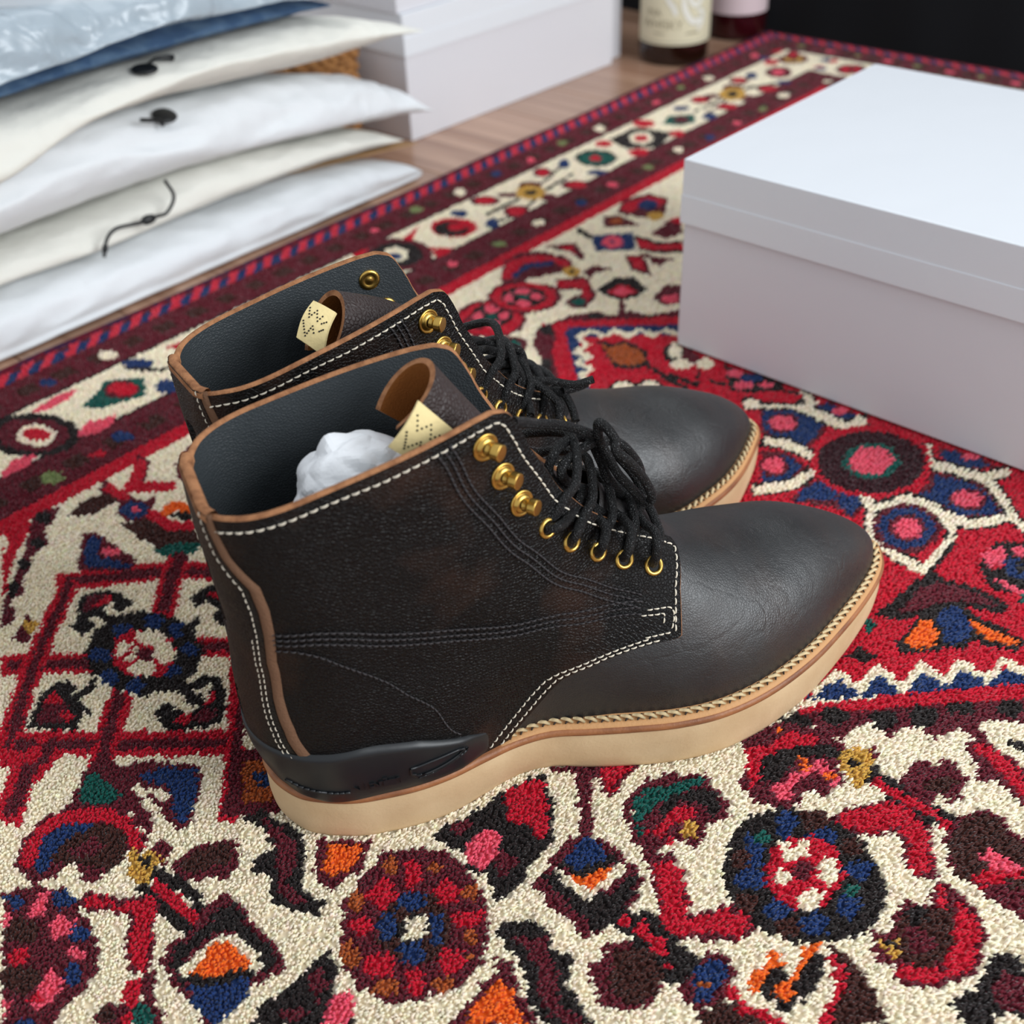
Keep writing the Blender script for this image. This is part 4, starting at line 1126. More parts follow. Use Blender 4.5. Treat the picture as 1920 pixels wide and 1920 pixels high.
# woven ground under the pile
bv = []; step = 12
ga = ka[::step]; gb = kb[::step]
GV = rw(*np.meshgrid(np.r_[ga, A1-0.5], np.r_[gb, B1-0.5], indexing='ij'), np.full((len(ga)+1, len(gb)+1), -4.2))
gmb = MB(); gmb.grid(GV-ctr)
G2 = GV.copy(); G2[..., 2] = -0.0092; gmb.grid(G2-ctr, flip=True)
n1, n2 = GV.shape[:2]
ring = [(i, 0) for i in range(n1)]+[(n1-1, j) for j in range(1, n2)]+[(i, n2-1) for i in range(n1-2, -1, -1)]+[(0, j) for j in range(n2-2, 0, -1)]
rg = np.array([[GV[i, j], G2[i, j]] for i, j in ring])-ctr; gmb.grid(rg, wn=True)
ground = gmb.build('woven_ground', mat('rug_ground', (150, 110, 96), 0.95, spec=0.1, var=((110, 40, 46), 18, 0.4, 0.6)), rug, smooth=False)
# overcast side cords along the bound edges
mbc = MB(); ts = np.linspace(150, A1, 300); mbc.tube(rw(ts, np.full(300, 720.5)+1.0*np.sin(ts/40), np.full(300, -4.5))-ctr, 0.0042, 8)
mbc.build('bound_edge', mat('rug_binding', (96, 26, 40), 0.95, spec=0.1, var=((60, 34, 60), 160, 0.45, 0.55), bump=[('noise', 900, 0.8)]), rug)
mbc = MB(); ts = np.linspace(B0, 720, 260); mbc.tube(rw(np.full(260, 1319.5), ts, np.full(260, -4.5))-ctr, 0.0042, 8)
mbc.build('bound_edge', MATS['rug_binding'], rug)
print('knots', nk, 'near', int(near.sum()))
# ------------------------------------------------------------------ materials of the boots
M_VAMP = mat('vamp_leather', (26, 26, 27), 0.45, spec=0.75, coat=0.0, rvar=(30, 0.34, 0.56), bump=[('voronoi', 850, 0.06), ('noise', 38, 0.9), ('noise', 160, 0.12), ('crease', 40, 0.07)], var=((44, 32, 27), 26, 0.50, 0.80))
M_QUAR = mat('quarter_leather', (10, 8, 8), 0.45, spec=0.24, rvar=(40, 0.36, 0.55), bump=[('voronoi', 720, 0.22), ('noise', 50, 0.6)], var=((56, 34, 23), 20, 0.52, 0.76))
M_LIN = mat('lining_leather', (54, 59, 62), 0.5, spec=0.4, bump=[('voronoi', 800, 0.12), ('noise', 70, 0.5)])
M_EDGE = mat('raw_leather_edge', (166, 116, 80), 0.9, spec=0.2, bump=[('noise', 900, 0.5)], var=((120, 78, 52), 260, 0.4, 0.75))
M_STAY = mat('backstay_edge', (112, 82, 62), 0.85, spec=0.2, bump=[('noise', 900, 0.4)])
M_SUEDE = mat('tongue_suede', (150, 92, 46), 0.95, spec=0.1, bump=[('noise', 1200, 0.4)])
M_TNG = mat('tongue_leather', (52, 40, 38), 0.5, spec=0.45, bump=[('voronoi', 560, 0.25)])
M_WHITE = mat('white_thread', (226, 216, 196), 0.7)
M_DARKT = mat('dark_thread', (40, 36, 38), 0.6)
M_BRASS = mat('brass', (206, 168, 88), 0.30, metal=1.0, bump=[('noise', 300, 0.05)])
M_HOLE_SHADE = mat('eyelet_hole_shade', (12, 11, 11), 0.8)  # near-black colour stands in for the shade inside an eyelet
M_LACE = mat('waxed_lace', (13, 13, 14), 0.48, spec=0.45, bump=[('voronoi', 1100, 0.45)])
M_SOLE = mat('foam_sole', (202, 174, 136), 0.8, spec=0.25, bump=[('noise', 700, 0.15)], var=((190, 160, 122), 40, 0.4, 0.65))
M_MID = mat('brown_midsole', (158, 102, 62), 0.5, bump=[('noise', 500, 0.3)], var=((120, 72, 44), 60, 0.4, 0.7))
M_WELT = mat('tan_welt', (196, 146, 96), 0.7, bump=[('noise', 600, 0.3)])
M_WTH = mat('welt_thread', (216, 192, 148), 0.8)
M_WTD = mat('welt_gap', (52, 40, 30), 0.9)
M_TPU = mat('black_heel_plastic', (20, 23, 26), 0.40, spec=0.5, bump=[('noise', 300, 0.06)])
M_INS = mat('insole_leather', (70, 56, 44), 0.8)
M_LABEL = mat('cream_label_leather', (232, 210, 152), 0.8, bump=[('noise', 500, 0.3)])
M_DOT = mat('label_punch', (24, 20, 18), 0.9)
M_TISS = mat('tissue_paper', (238, 240, 243), 0.7, spec=0.3, bump=[('noise', 60, 0.8), ('noise', 240, 0.25)])

OUTL = spline(SO_L+SO_M, 260, closed=True)
FAC_S = [8.48, 8.86, 9.37, 10.4, 11.55, 12.57, 13.39, 14.19, 14.5, 15.0]
FAC_Q = [.118, .135, .152, .166, .18, .209, .238, .268, .286, .300]
SEAM_Q = [.116, .128, .155, .20, .292, .36, .436, .446, .456, .529, .575, .599, .65, .713, .829, 1.0]
SEAM_S = [8.50, 8.42, 8.36, 8.34, 8.32, 8.25, 8.16, 8.20, 8.29, 8.95, 9.27, 9.37, 9.395, 9.40, 9.43, 9.45]
def qf(s): return np.interp(s, FAC_S, FAC_Q)
SEAM_V = (np.array(SEAM_Q)-qf(np.array(SEAM_S)))/(1-qf(np.array(SEAM_S))); SEAM_V[0] = 0
def sL(v): return np.interp(v, SEAM_V, SEAM_S)
def sR(v): return np.interp(v, [0, .006, .02, .06, .12, .8, .92, 1], [14.42, 14.60, 14.78, 14.96, 15, 14.93, 14.86, 14.84])
def unitv(a): return a/np.maximum(np.linalg.norm(a, axis=-1, keepdims=True), 1e-9)
def nrm_at(s, q, side):
    s = np.atleast_1d(np.asarray(s, float)); q = np.atleast_1d(np.asarray(q, float))
    return unitv(last(s, q, side, 1.0)-last(s, q, side, 0.0))

def stitches(mb, P, Nn, step, ln, r, g):
    """short thread segments lying along the polyline P (mm) with normals Nn"""
    d = np.r_[0, np.cumsum(np.linalg.norm(np.diff(P, axis=0), axis=1))]
    for t0 in np.arange(0, d[-1]-ln, step):
        ts = np.array([t0, t0+ln*.2, t0+ln*.5, t0+ln*.8, t0+ln])
        p = np.stack([np.interp(ts, d, P[:, i]) for i in range(3)], -1); n = unitv(np.stack([np.interp(ts, d, Nn[:, i]) for i in range(3)], -1))
        p = p+n*(np.array([-.3, .35, .55, .35, -.3])[:, None]*r*2)
        mb.tube(g(p), np.array([.55, 1, 1.1, 1, .55])*r/1000, 5)

def slice_radius(zs, cx=20.0, side_pts=None):
    """plan outline of the upper at each height: radius as a function of angle about (cx,0)"""
    ss = np.linspace(7.5, 15, 420); qq = np.linspace(0.0, 1, 260)
    P = np.concatenate([last(ss[:, None], qq[None], sd, 0).reshape(-1, 3) for sd in (-1, 1)])
    out = []
    for z in zs:
        m = np.abs(P[:, 2]-z) < 1.2; Q = P[m]; a = np.arctan2(Q[:, 1], Q[:, 0]-cx); r = np.hypot(Q[:, 0]-cx, Q[:, 1])
        a = np.where(a < 0, a+2*np.pi, a); o = np.argsort(a); out.append((a[o], r[o]))
    return out

def build_boot(name, loc, yaw, mir, shaft, label, laces, tongue_shift, ridge_top, lace_group, writing):
    SHAFT[:] = shaft
    root = empty(name, loc, yaw, label, 'boot', 'pair of laced boots')
    mv = np.array([1, mir, 1.0])/1000.0
    def g(P): return np.asarray(P, float)*mv
    fl = mir < 0
    def part(nm, mb, m, parent=root, **k):
        o = mb.build(nm, m, parent, **k)
        if fl: o.data.flip_normals()
        return o
    # ---- vamp
    ph = np.concatenate([-np.linspace(1, 0, 46)[:-1], np.linspace(0, 1, 46)])
    ss = np.concatenate([1.5*np.linspace(0, 1, 34)[:-1]**1.7, np.linspace(1.5, 10.4, 76)])
    Pm = np.zeros((len(ss), len(ph), 3))
    for j, f in enumerate(ph):
        Pm[:, j] = last(ss, np.full(len(ss), abs(f)), -1 if f < 0 else 1, 0)
    part('vamp', MB().grid(g(Pm)), M_VAMP)
    # ---- quarters with raw edge, lining
    vv = np.unique(np.r_[np.linspace(0, .12, 16)**1.0, np.linspace(.12, 1, 46), SEAM_V[5:11]])
    uu = np.linspace(0, 1, 84)
    for side in (-1, 1):
        sl = sL(vv)[None]; sr = sR(vv)[None]; S2 = sl+(sr-sl)*uu[:, None]; Q2 = qf(S2)+(1-qf(S2))*vv[None]
        Po = last(S2, Q2, side, 2.0); Pi = last(S2, Q2, side, -0.8)
        q_o = part('quarter', MB().grid(g(Po), flip=(side < 0)), M_QUAR)
        part('lining', MB().grid(g(Pi), flip=(side > 0)), M_LIN)
        # rim path
        path = [(0, j) for j in range(len(vv)-1, -1, -1)]+[(i, 0) for i in range(1, len(uu))]+[(len(uu)-1, j) for j in range(1, len(vv))]
        iu = np.array([p[0] for p in path]); jv = np.array([p[1] for p in path])
        inn = np.array([(1 if i == 0 else (len(uu)-2 if i == len(uu)-1 else i), 1 if (j == 0 and 0 < i < len(uu)-1) else j) for i, j in path])
        ow = unitv(Po[iu, jv]-Po[inn[:, 0], inn[:, 1]])
        thick = np.array([0.8 if i == len(uu)-1 else (0.75 if j == 0 else 0.6) for i, j in path])[:, None]
        base_o = Po[iu, jv]; base_i = Pi[iu, jv]; mid = (base_o+base_i)/2
        rows = np.stack([base_o, base_o*0.85+base_i*0.15+ow*0.8*thick, mid+ow*1.25*thick, base_i*0.85+base_o*0.15+ow*0.8*thick, base_i], 1)
        rim = MB().grid(g(rows), flip=(side < 0)); part('raw_edge', rim, M_EDGE, q_o, label='tan raw leather edge')
        # ---- white and dark stitching of the quarter
        def sq(pts, n=160, off=2.05):
            c = spline(pts, n); P = last(c[:, 0], c[:, 1], side, off); return P, nrm_at(c[:, 0], c[:, 1], side)
        st = MB()
        ins_u = 1-np.linspace(0.018, 0.018, 120); vq = np.linspace(0.995, 0.055, 120)
        s1 = sL(vq)+(sR(vq)-sL(vq))*0.966; q1 = qf(s1)+(1-qf(s1))*vq
        s2 = np.linspace(14.55, 8.52, 150); q2 = qf(s2)+0.026+0.012*np.interp(s2, [8.5, 11], [0.4, 0.0])
        vq3 = np.linspace(.04, SEAM_V[6]*.985, 60); s3 = sL(vq3)+0.09; q3 = qf(s3)+(1-qf(s3))*vq3
        cc = np.r_[np.c_[s1, q1], np.c_[s2, q2], np.c_[s3, q3]]
        P = last(cc[:, 0], cc[:, 1], side, 2.05); stitches(st, P, nrm_at(cc[:, 0], cc[:, 1], side), 3.6, 2.7, 0.36, g)
        for dd in (-0.02, 0.13):
            vq4 = np.linspace(SEAM_V[8]*1.02, .93, 90); s4 = sL(vq4)+0.10+dd; q4 = qf(s4)+(1-qf(s4))*vq4
            P = last(s4, q4, side, 2.05); stitches(st, P, nrm_at(s4, q4, side), 3.2, 2.4, 0.34, g)
        for pts in ([(8.74, .385), (8.60, .372), (8.44, .358), (8.36, .37), (8.33, .40), (8.33, .43)], [(8.80, .405), (8.62, .392), (8.50, .382), (8.47, .40), (8.46, .425)], [(8.33, .432), (8.46, .445), (8.70, .47)]):
            P, Nn = sq(pts, 40); stitches(st, P, Nn, 2.8, 2.1, 0.34, g)
        part('white_stitching', st, M_WHITE, q_o, kind='stuff', label='white contrast stitching')
        dk = MB()
        curveA = [(14.76, .443), (14.44, .427), (13.84, .405), (12.93, .365), (11.62, .318), (10.26, .331), (9.36, .361), (8.84, .367)]
        curveB = [(13.36, .824), (13.18, .715), (12.72, .614), (12.13, .519), (11.42, .455), (10.58, .421), (9.67, .413), (8.80, .382)]
        for cv in (curveA, curveB):
            P, Nn = sq(cv, 220); T = unitv(np.gradient(P, axis=0)); bn = np.cross(T, Nn)
            for kk in (-2.6, 0.0, 2.6):
                stitches(dk, P+bn*kk, Nn, 2.7, 2.3, 0.46, g)
        P, Nn = sq([(13.22, .833), (13.12, .765), (12.84, .703), (12.23, .621), (11.66, .594), (11.01, .60), (10.27, .70)], 160)
        stitches(dk, P, Nn, 2.7, 2.1, 0.40, g)
        part('dark_stitching', dk, M_DARKT, q_o, kind='stuff', label='dark triple row stitching')
        # ---- eyelets and hooks
        for s_, q_ in ((11.82, .265), (10.99, .251), (10.11, .254), (9.43, .261), (8.85, .253)):
            c = last(s_, q_, side, 2.0).reshape(3); n = nrm_at(s_, q_, side)[0]
            pr = [(2.35, -1.5), (2.35, 0.2), (2.55, .75), (3.1, 1.05), (3.75, .95), (4.15, .45), (4.25, -.1)]
            mb = MB(); mb.lathe([(r/1000, h/1000) for r, h in pr], g(c), n*np.array([1, mir, 1]), 24)
            ey = mb.build('eyelet', M_BRASS, root)
            mb = MB(); mb.lathe([(0.00001, .0001), (.0024, .0001)], g(c), n*np.array([1, mir, 1]), 16); mb.build('eyelet_hole_shade', M_HOLE_SHADE, ey)  # dark disc closes the ring, painted as the shade within
        for s_, q_ in ((14.46, .364), (13.77, .334), (12.89, .305)):
            c = last(s_, q_, side, 2.0).reshape(3); n = nrm_at(s_, q_, side)[0]
            mb = MB(); mb.lathe([(r/1000, h/1000) for r, h in [(5.0, -.1), (5.2, .3), (4.95, .75), (4.3, .75), (4.0, .55), (3.75, .6), (3.6, 1.2), (3.3, 1.6), (2.6, 1.9), (1.6, 2.0), (0.01, 2.0)]], g(c), n*np.array([1, mir, 1]), 28)
            hk = mb.build('lace_hook', M_BRASS, root)
            ax = unitv(n+np.array([0.42, 0, -.05])); c2 = c+n*1.8
            mb = MB(); mb.lathe([(r/1000, h/1000) for r, h in [(2.4, 0), (2.2, 1.4), (2.3, 1.9), (2.95, 2.2), (3.1, 2.4), (3.1, 2.6), (3.1, 5.0), (3.1, 5.2), (2.95, 5.45), (2.7, 5.5), (2.6, 5.5), (0.01, 5.55)]], g(c2), ax*np.array([1, mir, 1]), 24)
            mb.build('hook_head', M_BRASS, hk)
            ci = last(s_, q_, side, -0.9).reshape(3)
            mb = MB(); mb.lathe([(r/1000, h/1000) for r, h in [(4.6, -.1), (4.6, .5), (3.4, .9), (2.6, .5), (1.9, .35), (1.3, .8), (0.01, .9)]], g(ci), -n*np.array([1, mir, 1]), 20)
            mb.build('rivet', M_BRASS, root)
    # ---- backstay over the heel
    sb = np.linspace(11.75, 14.98, 90)
    qb = np.interp(sb, [11.7, 12.2, 12.6, 13.05, 13.4, 13.72, 14.03, 14.16, 14.39, 14.74, 15], [.826, .822, .838, .845, .831, .826, .834, .856, .897, .934, .945])
    k = np.linspace(0, 1, 14); rows = []
    for sd in (-1, 1):
        Q = qb[:, None]+(1-qb[:, None])*k[None]; P = last(np.repeat(sb[:, None], 14, 1), Q, sd, 3.3); rows.append(P if sd < 0 else P[:, ::-1][:, 1:])
    P = np.concatenate(rows, 1); stay = part('backstay', MB().grid(g(P)), M_QUAR)
    for sd in (-1, 1):
        cpts = np.stack([last(sb, qb, sd, 3.0), last(sb, qb-0.006, sd, 3.4), last(sb, qb-0.019, sd, 2.9), last(sb, qb-0.026, sd, 1.7)], 1)
        part('backstay_edge', MB().grid(g(cpts), flip=(sd > 0)), M_STAY, stay, label='brown raw edge of the backstay')
        st = MB(); P = last(sb, qb+0.016, sd, 3.4); stitches(st, P, nrm_at(sb, qb+.016, sd), 3.0, 2.0, 0.22, g)
        P = last(sb[:45], qb[:45]+0.03, sd, 3.4); stitches(st, P, nrm_at(sb[:45], qb[:45]+.03, sd), 3.0, 2.0, 0.22, g)
        part('white_stitching', st, M_WHITE, stay, kind='stuff')
    tq = np.linspace(.925, 1, 10)
    def cap(off, dz_): 
        a_ = last(np.full(10, 14.90), tq, -1, off); b_ = last(np.full(10, 14.90), tq[::-1], 1, off)
        a_[-1] = (a_[-1]+b_[0])/2; return np.concatenate([a_, b_[1:]])+np.array([0, 0, dz_])
    P = np.stack([cap(3.4, -1.5), cap(3.5, 0.6), cap(2.6, 1.6), cap(1.0, 1.9), cap(-.5, 1.4), cap(-1.1, 0.2), cap(-1.1, -2.0)], 1)
    part('backstay_top', MB().grid(g(P)), M_EDGE, stay, label='tan top edge of the backstay')
    # ---- insole
    xs = np.linspace(-33, 262, 50); cl = np.sqrt(np.clip(1-np.clip((-34+34-xs)/34, 0, 1)**2, 0, 1))
    yl = -np.interp(xs, FEA_LX, FEA_LY)*cl+2; ym = np.interp(xs, FEA_MX, FEA_MY)*cl-2
    P = np.stack([np.stack([xs, yl+(ym-yl)*t, np.full(50, 29.0)], -1) for t in np.linspace(0, 1, 6)], 1)
    part('insole', MB().grid(g(P), flip=True), M_INS)
    # ---- tongue: a sheet curling round the shin, suede on the inside
    ridge = np.array([(138, 94), (120, 105), (104, 119), (88, 136), (74, 152), (62+tongue_shift*.5, 169), ridge_top], float)
    kk = np.linspace(0, len(ridge)-1, 60); R2 = spline(ridge, 60)
    T = unitv(np.gradient(R2, axis=0)); back = np.stack([-T[:, 1], T[:, 0]], -1)
    back = np.where((back[:, :1] > 0), -back, back)
    back = unitv(back+np.array([-0.35, 0.0])*np.linspace(0, 1, 60)[:, None])
    half = np.interp(kk, [0, 2, 4, 5, 6], [.75, .9, 1.15, 1.75, 2.15]); rad = np.interp(kk, [0, 2, 4, 5, 6], [24, 24, 22, 16.5, 13.5])
    ang = np.linspace(-1, 1, 31)
    A = half[:, None]*ang[None]
    X3 = R2[:, None, 0]+back[:, None, 0]*(rad[:, None]*(1-np.cos(A)))
    Z3 = R2[:, None, 1]+back[:, None, 1]*(rad[:, None]*(1-np.cos(A)))-np.abs(ang[None])**2*np.interp(kk, [0, 4, 6], [0, 0, 7])[:, None]*(1+0.6*(ang[None] > 0))
    Y3 = rad[:, None]*np.sin(A)
    Po = np.stack([X3, Y3, Z3], -1)
    nn = unitv(np.cross(np.gradient(Po, axis=0), np.gradient(Po, axis=1)))
    if (nn[30, 15]@np.array([-1, 0, 0])) > 0: nn = -nn
    Pi = Po-nn*2.2
    tg = MB().grid(np.asarray(Po)/1000*np.array([1, 1, 1])); tongue = tg.build('tongue', M_TNG, root)
    tg = MB().grid(Pi/1000, flip=True); tg.build('tongue_suede', M_SUEDE, tongue, label='tan suede inside of the tongue')
    pth = [(i, 0) for i in range(0, 60)]+[(59, j) for j in range(1, 31)]+[(i, 30) for i in range(58, -1, -1)]
    rr = np.array([[Po[i, j], (Po[i, j]+Pi[i, j])/2, Pi[i, j]] for i, j in pth])
    MB().grid(rr/1000).build('tongue_edge', M_EDGE, tongue)
    # ---- cream pull label folded over the tongue edge with its punched dots
    lb = LABELS[writing]
    Q = np.array(lb, float)        # four corners: top-left, top-right, bottom-right, bottom-left as seen from the outer side
    uu2, vv2 = np.meshgrid(np.linspace(0, 1, 12), np.linspace(0, 1, 10), indexing='ij')
    Pl = (Q[0]*(1-uu2)[..., None]+Q[1]*uu2[..., None])*(1-vv2)[..., None]+(Q[3]*(1-uu2)[..., None]+Q[2]*uu2[..., None])*vv2[..., None]
    nl = unitv(np.cross(Q[1]-Q[0], Q[3]-Q[0])); nl = nl if nl[1] < 0 else -nl
    Pl = Pl+nl*(2.2*np.sin(np.pi*vv2)+0.9*np.sin(np.pi*uu2))[..., None]
    lab = MB(); lab.grid(Pl/1000); lab.grid((Pl-nl*1.4)/1000, flip=True)
    bd = [(i, 0) for i in range(12)]+[(11, j) for j in range(1, 10)]+[(i, 9) for i in range(10, -1, -1)]+[(0, j) for j in range(8, 0, -1)]
    lab.grid(np.array([[Pl[i, j], Pl[i, j]-nl*1.4] for i, j in bd])/1000, wn=True)
    lo = lab.build('pull_label', M_LABEL, tongue, label='cream leather label with punched dots')
    dots = MB()
    for du, dv in DOTS:
        p = (Q[0]*(1-du)+Q[1]*du)*(1-dv)+(Q[3]*(1-du)+Q[2]*du)*dv+nl*(2.2*math.sin(math.pi*dv)+0.9*math.sin(math.pi*du)+0.12)
        dots.lathe([(0.00042, 0), (0.00036, .00008), (0.00001, .0001)], p/1000, nl, 8)
    dots.build('punched_dots', M_DOT, lo, kind='stuff')
    # ---- heel counter
    zt_x = [-40, -25, -15, -2, 17, 38, 48, 56]; zt_z = [51, 53, 54, 54, 50, 41, 34, 26.5]
    cx = 20.0; angs = np.linspace(math.radians(360-47), math.radians(47), 120)
    fr = np.array([0, .12, .3, .5, .7, .88, 1.0]); th = np.array([3.8, 4.6, 4.7, 4.7, 4.6, 4.4, 3.9])
    zt = np.array([np.interp(cx+38*math.cos(a), zt_x, zt_z) for a in angs])
    zl = np.linspace(25, 56, 32); tab = slice_radius(zl, cx)
    rt_ = np.array([np.interp(angs, a_, r_, period=2*np.pi) for a_, r_ in tab])      # [z, ang]
    ker = np.ones(7)/7; rt_ = np.array([np.convolve(np.pad(r_, 3, mode='edge'), ker, 'valid') for r_ in rt_])
    grid = np.zeros((len(angs), len(fr)+1, 3))
    for i, a in enumerate(angs):
        endf = min(1.0, min(i, len(angs)-1-i)/10.0)
        for j, f_ in enumerate(fr):
            z = 25.2+(zt[i]-25.2)*f_; r = np.interp(z, zl, rt_[:, i])+th[j]*(0.35+0.65*endf)
            grid[i, j] = (cx+r*math.cos(a), r*math.sin(a), z)
        r = np.interp(zt[i], zl, rt_[:, i])-0.3; grid[i, -1] = (cx+r*math.cos(a), r*math.sin(a), zt[i]+0.3)
    counter = part('heel_counter', MB().grid(g(grid)), M_TPU, label='black moulded heel counter')
    def on_counter(x, z, out):
        # point on the outer wall of the counter
        j = int(np.argmin(np.abs(grid[:, 3, 0]-x)+(grid[:, 3, 1] > 0)*1e3)); col = grid[j, :len(fr)]
        return np.array([np.interp(z, col[:, 2], col[:, 0]), np.interp(z, col[:, 2], col[:, 1])-out, z])
    for pts in ([(13, 38.5), (13.5, 34), (18, 33), (26, 34.5), (34, 37.5), (33, 39.5), (24, 39.5), (13, 38.5)], [(15.5, 31.6), (24, 32.8), (34, 36), (37, 38)], [(-33, 38), (-27, 35), (-18, 33), (-12, 32.4)]):
        P = np.array([on_counter(x, z, 0.35) for x, z in spline(pts, 40)]); part('moulded_rib', MB().tube(g(P), 0.0006, 6), M_TPU, counter)
    if writing == 0:
        cu = bpy.data.curves.new('embossed_lettering', 'FONT'); cu.body = 'visvim'; cu.size = 0.0078; cu.extrude = 0.0004; cu.align_x = 'CENTER'
        tmp = bpy.data.objects.new('tmp', cu); COL.objects.link(tmp); bpy.context.view_layer.update()
        me = bpy.data.meshes.new_from_object(tmp.evaluated_get(bpy.context.evaluated_depsgraph_get())); bpy.data.objects.remove(tmp)
        for v in me.vertices:
            p = on_counter(-1.0+v.co.x*1000, 32.0+v.co.y*1000, 0.45+v.co.z*1000*0.8)
            v.co = Vector((p/1000).tolist())
        me.materials.append(M_TPU); o = bpy.data.objects.new('embossed_lettering', me); COL.objects.link(o); o.parent = counter
    # ---- sole, midsole, welt
    n = len(OUTL); ctr2 = OUTL.mean(0)
    nrm2 = np.stack([np.gradient(np.r_[OUTL[-1:, 1], OUTL[:, 1], OUTL[:1, 1]])[1:-1], -np.gradient(np.r_[OUTL[-1:, 0], OUTL[:, 0], OUTL[:1, 0]])[1:-1]], -1); nrm2 = unitv(nrm2)
    if (nrm2[5]@(OUTL[5]-ctr2)) < 0: nrm2 = -nrm2
    def ring(off, zf):
        P = OUTL+nrm2*np.asarray(off)[..., None] if not np.isscalar(off) else OUTL+nrm2*off
        return np.c_[P, zf(P[:, 0])]
    spring = lambda x: 7.0*np.clip((x-205)/75, 0, 1)**2
    waist = np.exp(-((OUTL[:, 0]-66)/22)**2)
    zt0 = lambda x: 21.5+2.0*np.clip((x-235)/45, 0, 1)**2
    lv = [(-12, lambda x: spring(x)-1.2), (-3.0, lambda x: spring(x)-1.2), (-1.0, lambda x: spring(x)-0.3), (-.2, lambda x: spring(x)+2), (.25, lambda x: spring(x)+8), (0.1, lambda x: (spring(x)+zt0(x))/2+3), (0.0, lambda x: zt0(x)-1.2), (-.6, lambda x: zt0(x)), (-14, lambda x: zt0(x))]
    P = np.array([ring(o_ - (waist*2.5 if z_ < 4 else 0), f_) for z_, (o_, f_) in enumerate(lv)])
    sb_ = MB(); sb_.grid(g(P), wm=True); b0 = len(sb_.V)
    sb_.F.append(tuple(range(n-1, -1, -1))); sb_.F.append(tuple(range((len(lv)-1)*n, len(lv)*n)))
    part('outsole', sb_, M_SOLE, label='thick beige foam wedge sole')
    lv = [(-14, lambda x: zt0(x)), (-.4, lambda x: zt0(x)), (.55, lambda x: zt0(x)+.5), (.8, lambda x: zt0(x)+1.7), (.5, lambda x: zt0(x)+2.9), (-.5, lambda x: zt0(x)+3.5), (-16, lambda x: zt0(x)+3.5)]
    P = np.array([ring(o_, f_) for o_, f_ in lv]); mb = MB().grid(g(P), wm=True); part('midsole', mb, M_MID, label='brown leather midsole band')
    # welt strip with its braided stitch, forefoot only
    ii_ = np.nonzero(OUTL[:, 0] > 50)[0]; br = np.nonzero(np.diff(ii_) > 1)[0]
    if len(br): ii_ = np.r_[ii_[br[0]+1:], ii_[:br[0]+1]]
    fade = np.clip(np.minimum(np.arange(len(ii_)), np.arange(len(ii_))[::-1])/8.0, 0, 1)
    def wring(off, dz):
        P = OUTL[ii_]+nrm2[ii_]*off; return np.c_[P, zt0(P[:, 0])+3.4+dz*fade]
    P = np.array([wring(-.4, 0), wring(-.8, 1.2), wring(-2.4, 1.7), wring(-4.6, 2.0), wring(-6.4, 3.2), wring(-8.5, 3.4)])
    welt = part('welt', MB().grid(g(P)), M_WELT)
    ws = wring(-3.4, 2.3); ws = resample(ws, 1.0); tt = unitv(np.gradient(ws, axis=0)); side_v = np.cross(tt, np.array([0, 0, 1.0]))
    mbw = MB(); mbd = MB()
    for i in range(2, len(ws)-4, 5):
        c = ws[i]; a_ = tt[i]; b_ = side_v[i]
        if abs(b_@np.array([0, 0, 1])) > .9: continue
        p = np.array([c-a_*2.4-b_*1.3, c-a_*.8-b_*.3+np.array([0, 0, .75]), c+a_*.8+b_*.4+np.array([0, 0, .75]), c+a_*2.4+b_*1.3]); mbw.tube(g(p), np.array([.5, .85, .85, .5])/1000, 6)
        p = np.array([c-a_*.9+b_*1.7, c+a_*.2+b_*.5+np.array([0, 0, .35]), c+a_*1.6-b_*1.6]); mbd.tube(g(p), np.array([.35, .55, .35])/1000, 5)
    part('welt_stitching', mbw, M_WTH, welt, kind='stuff'); part('welt_gap', mbd, M_WTD, welt, kind='stuff')
    # ---- laces
    for pts in laces:
        c = spline(np.array(pts, float), 12*len(pts)); MB().tube(c/1000, 0.00195, 10).build('lace', M_LACE, root)
    # bars of lace under the bow between the two rows of eyelets
    for s_, q_ in ((11.82, .265), (10.99, .251), (10.11, .254), (9.43, .261), (8.85, .253)):
        a = last(s_, q_, -1, 1.0).reshape(3); b = last(s_, q_, 1, 1.0).reshape(3); top = (a+b)/2; r0 = last_raw(s_, 0.0, 1).reshape(3)
        pa = last(s_, q_*.55, -1, 3.4).reshape(3); pb = last(s_, q_*.55, 1, 3.4).reshape(3); pm = r0+np.array([1.5, 0, 2.5])
        c = spline(np.array([a, (a+pa)/2+np.array([0, -1.5, 2]), pa, pm, pb, (b+pb)/2+np.array([0, 1.5, 2]), b]), 50)
        MB().tube(g(c), 0.0019, 8).build('lace', M_LACE, root)
    return root

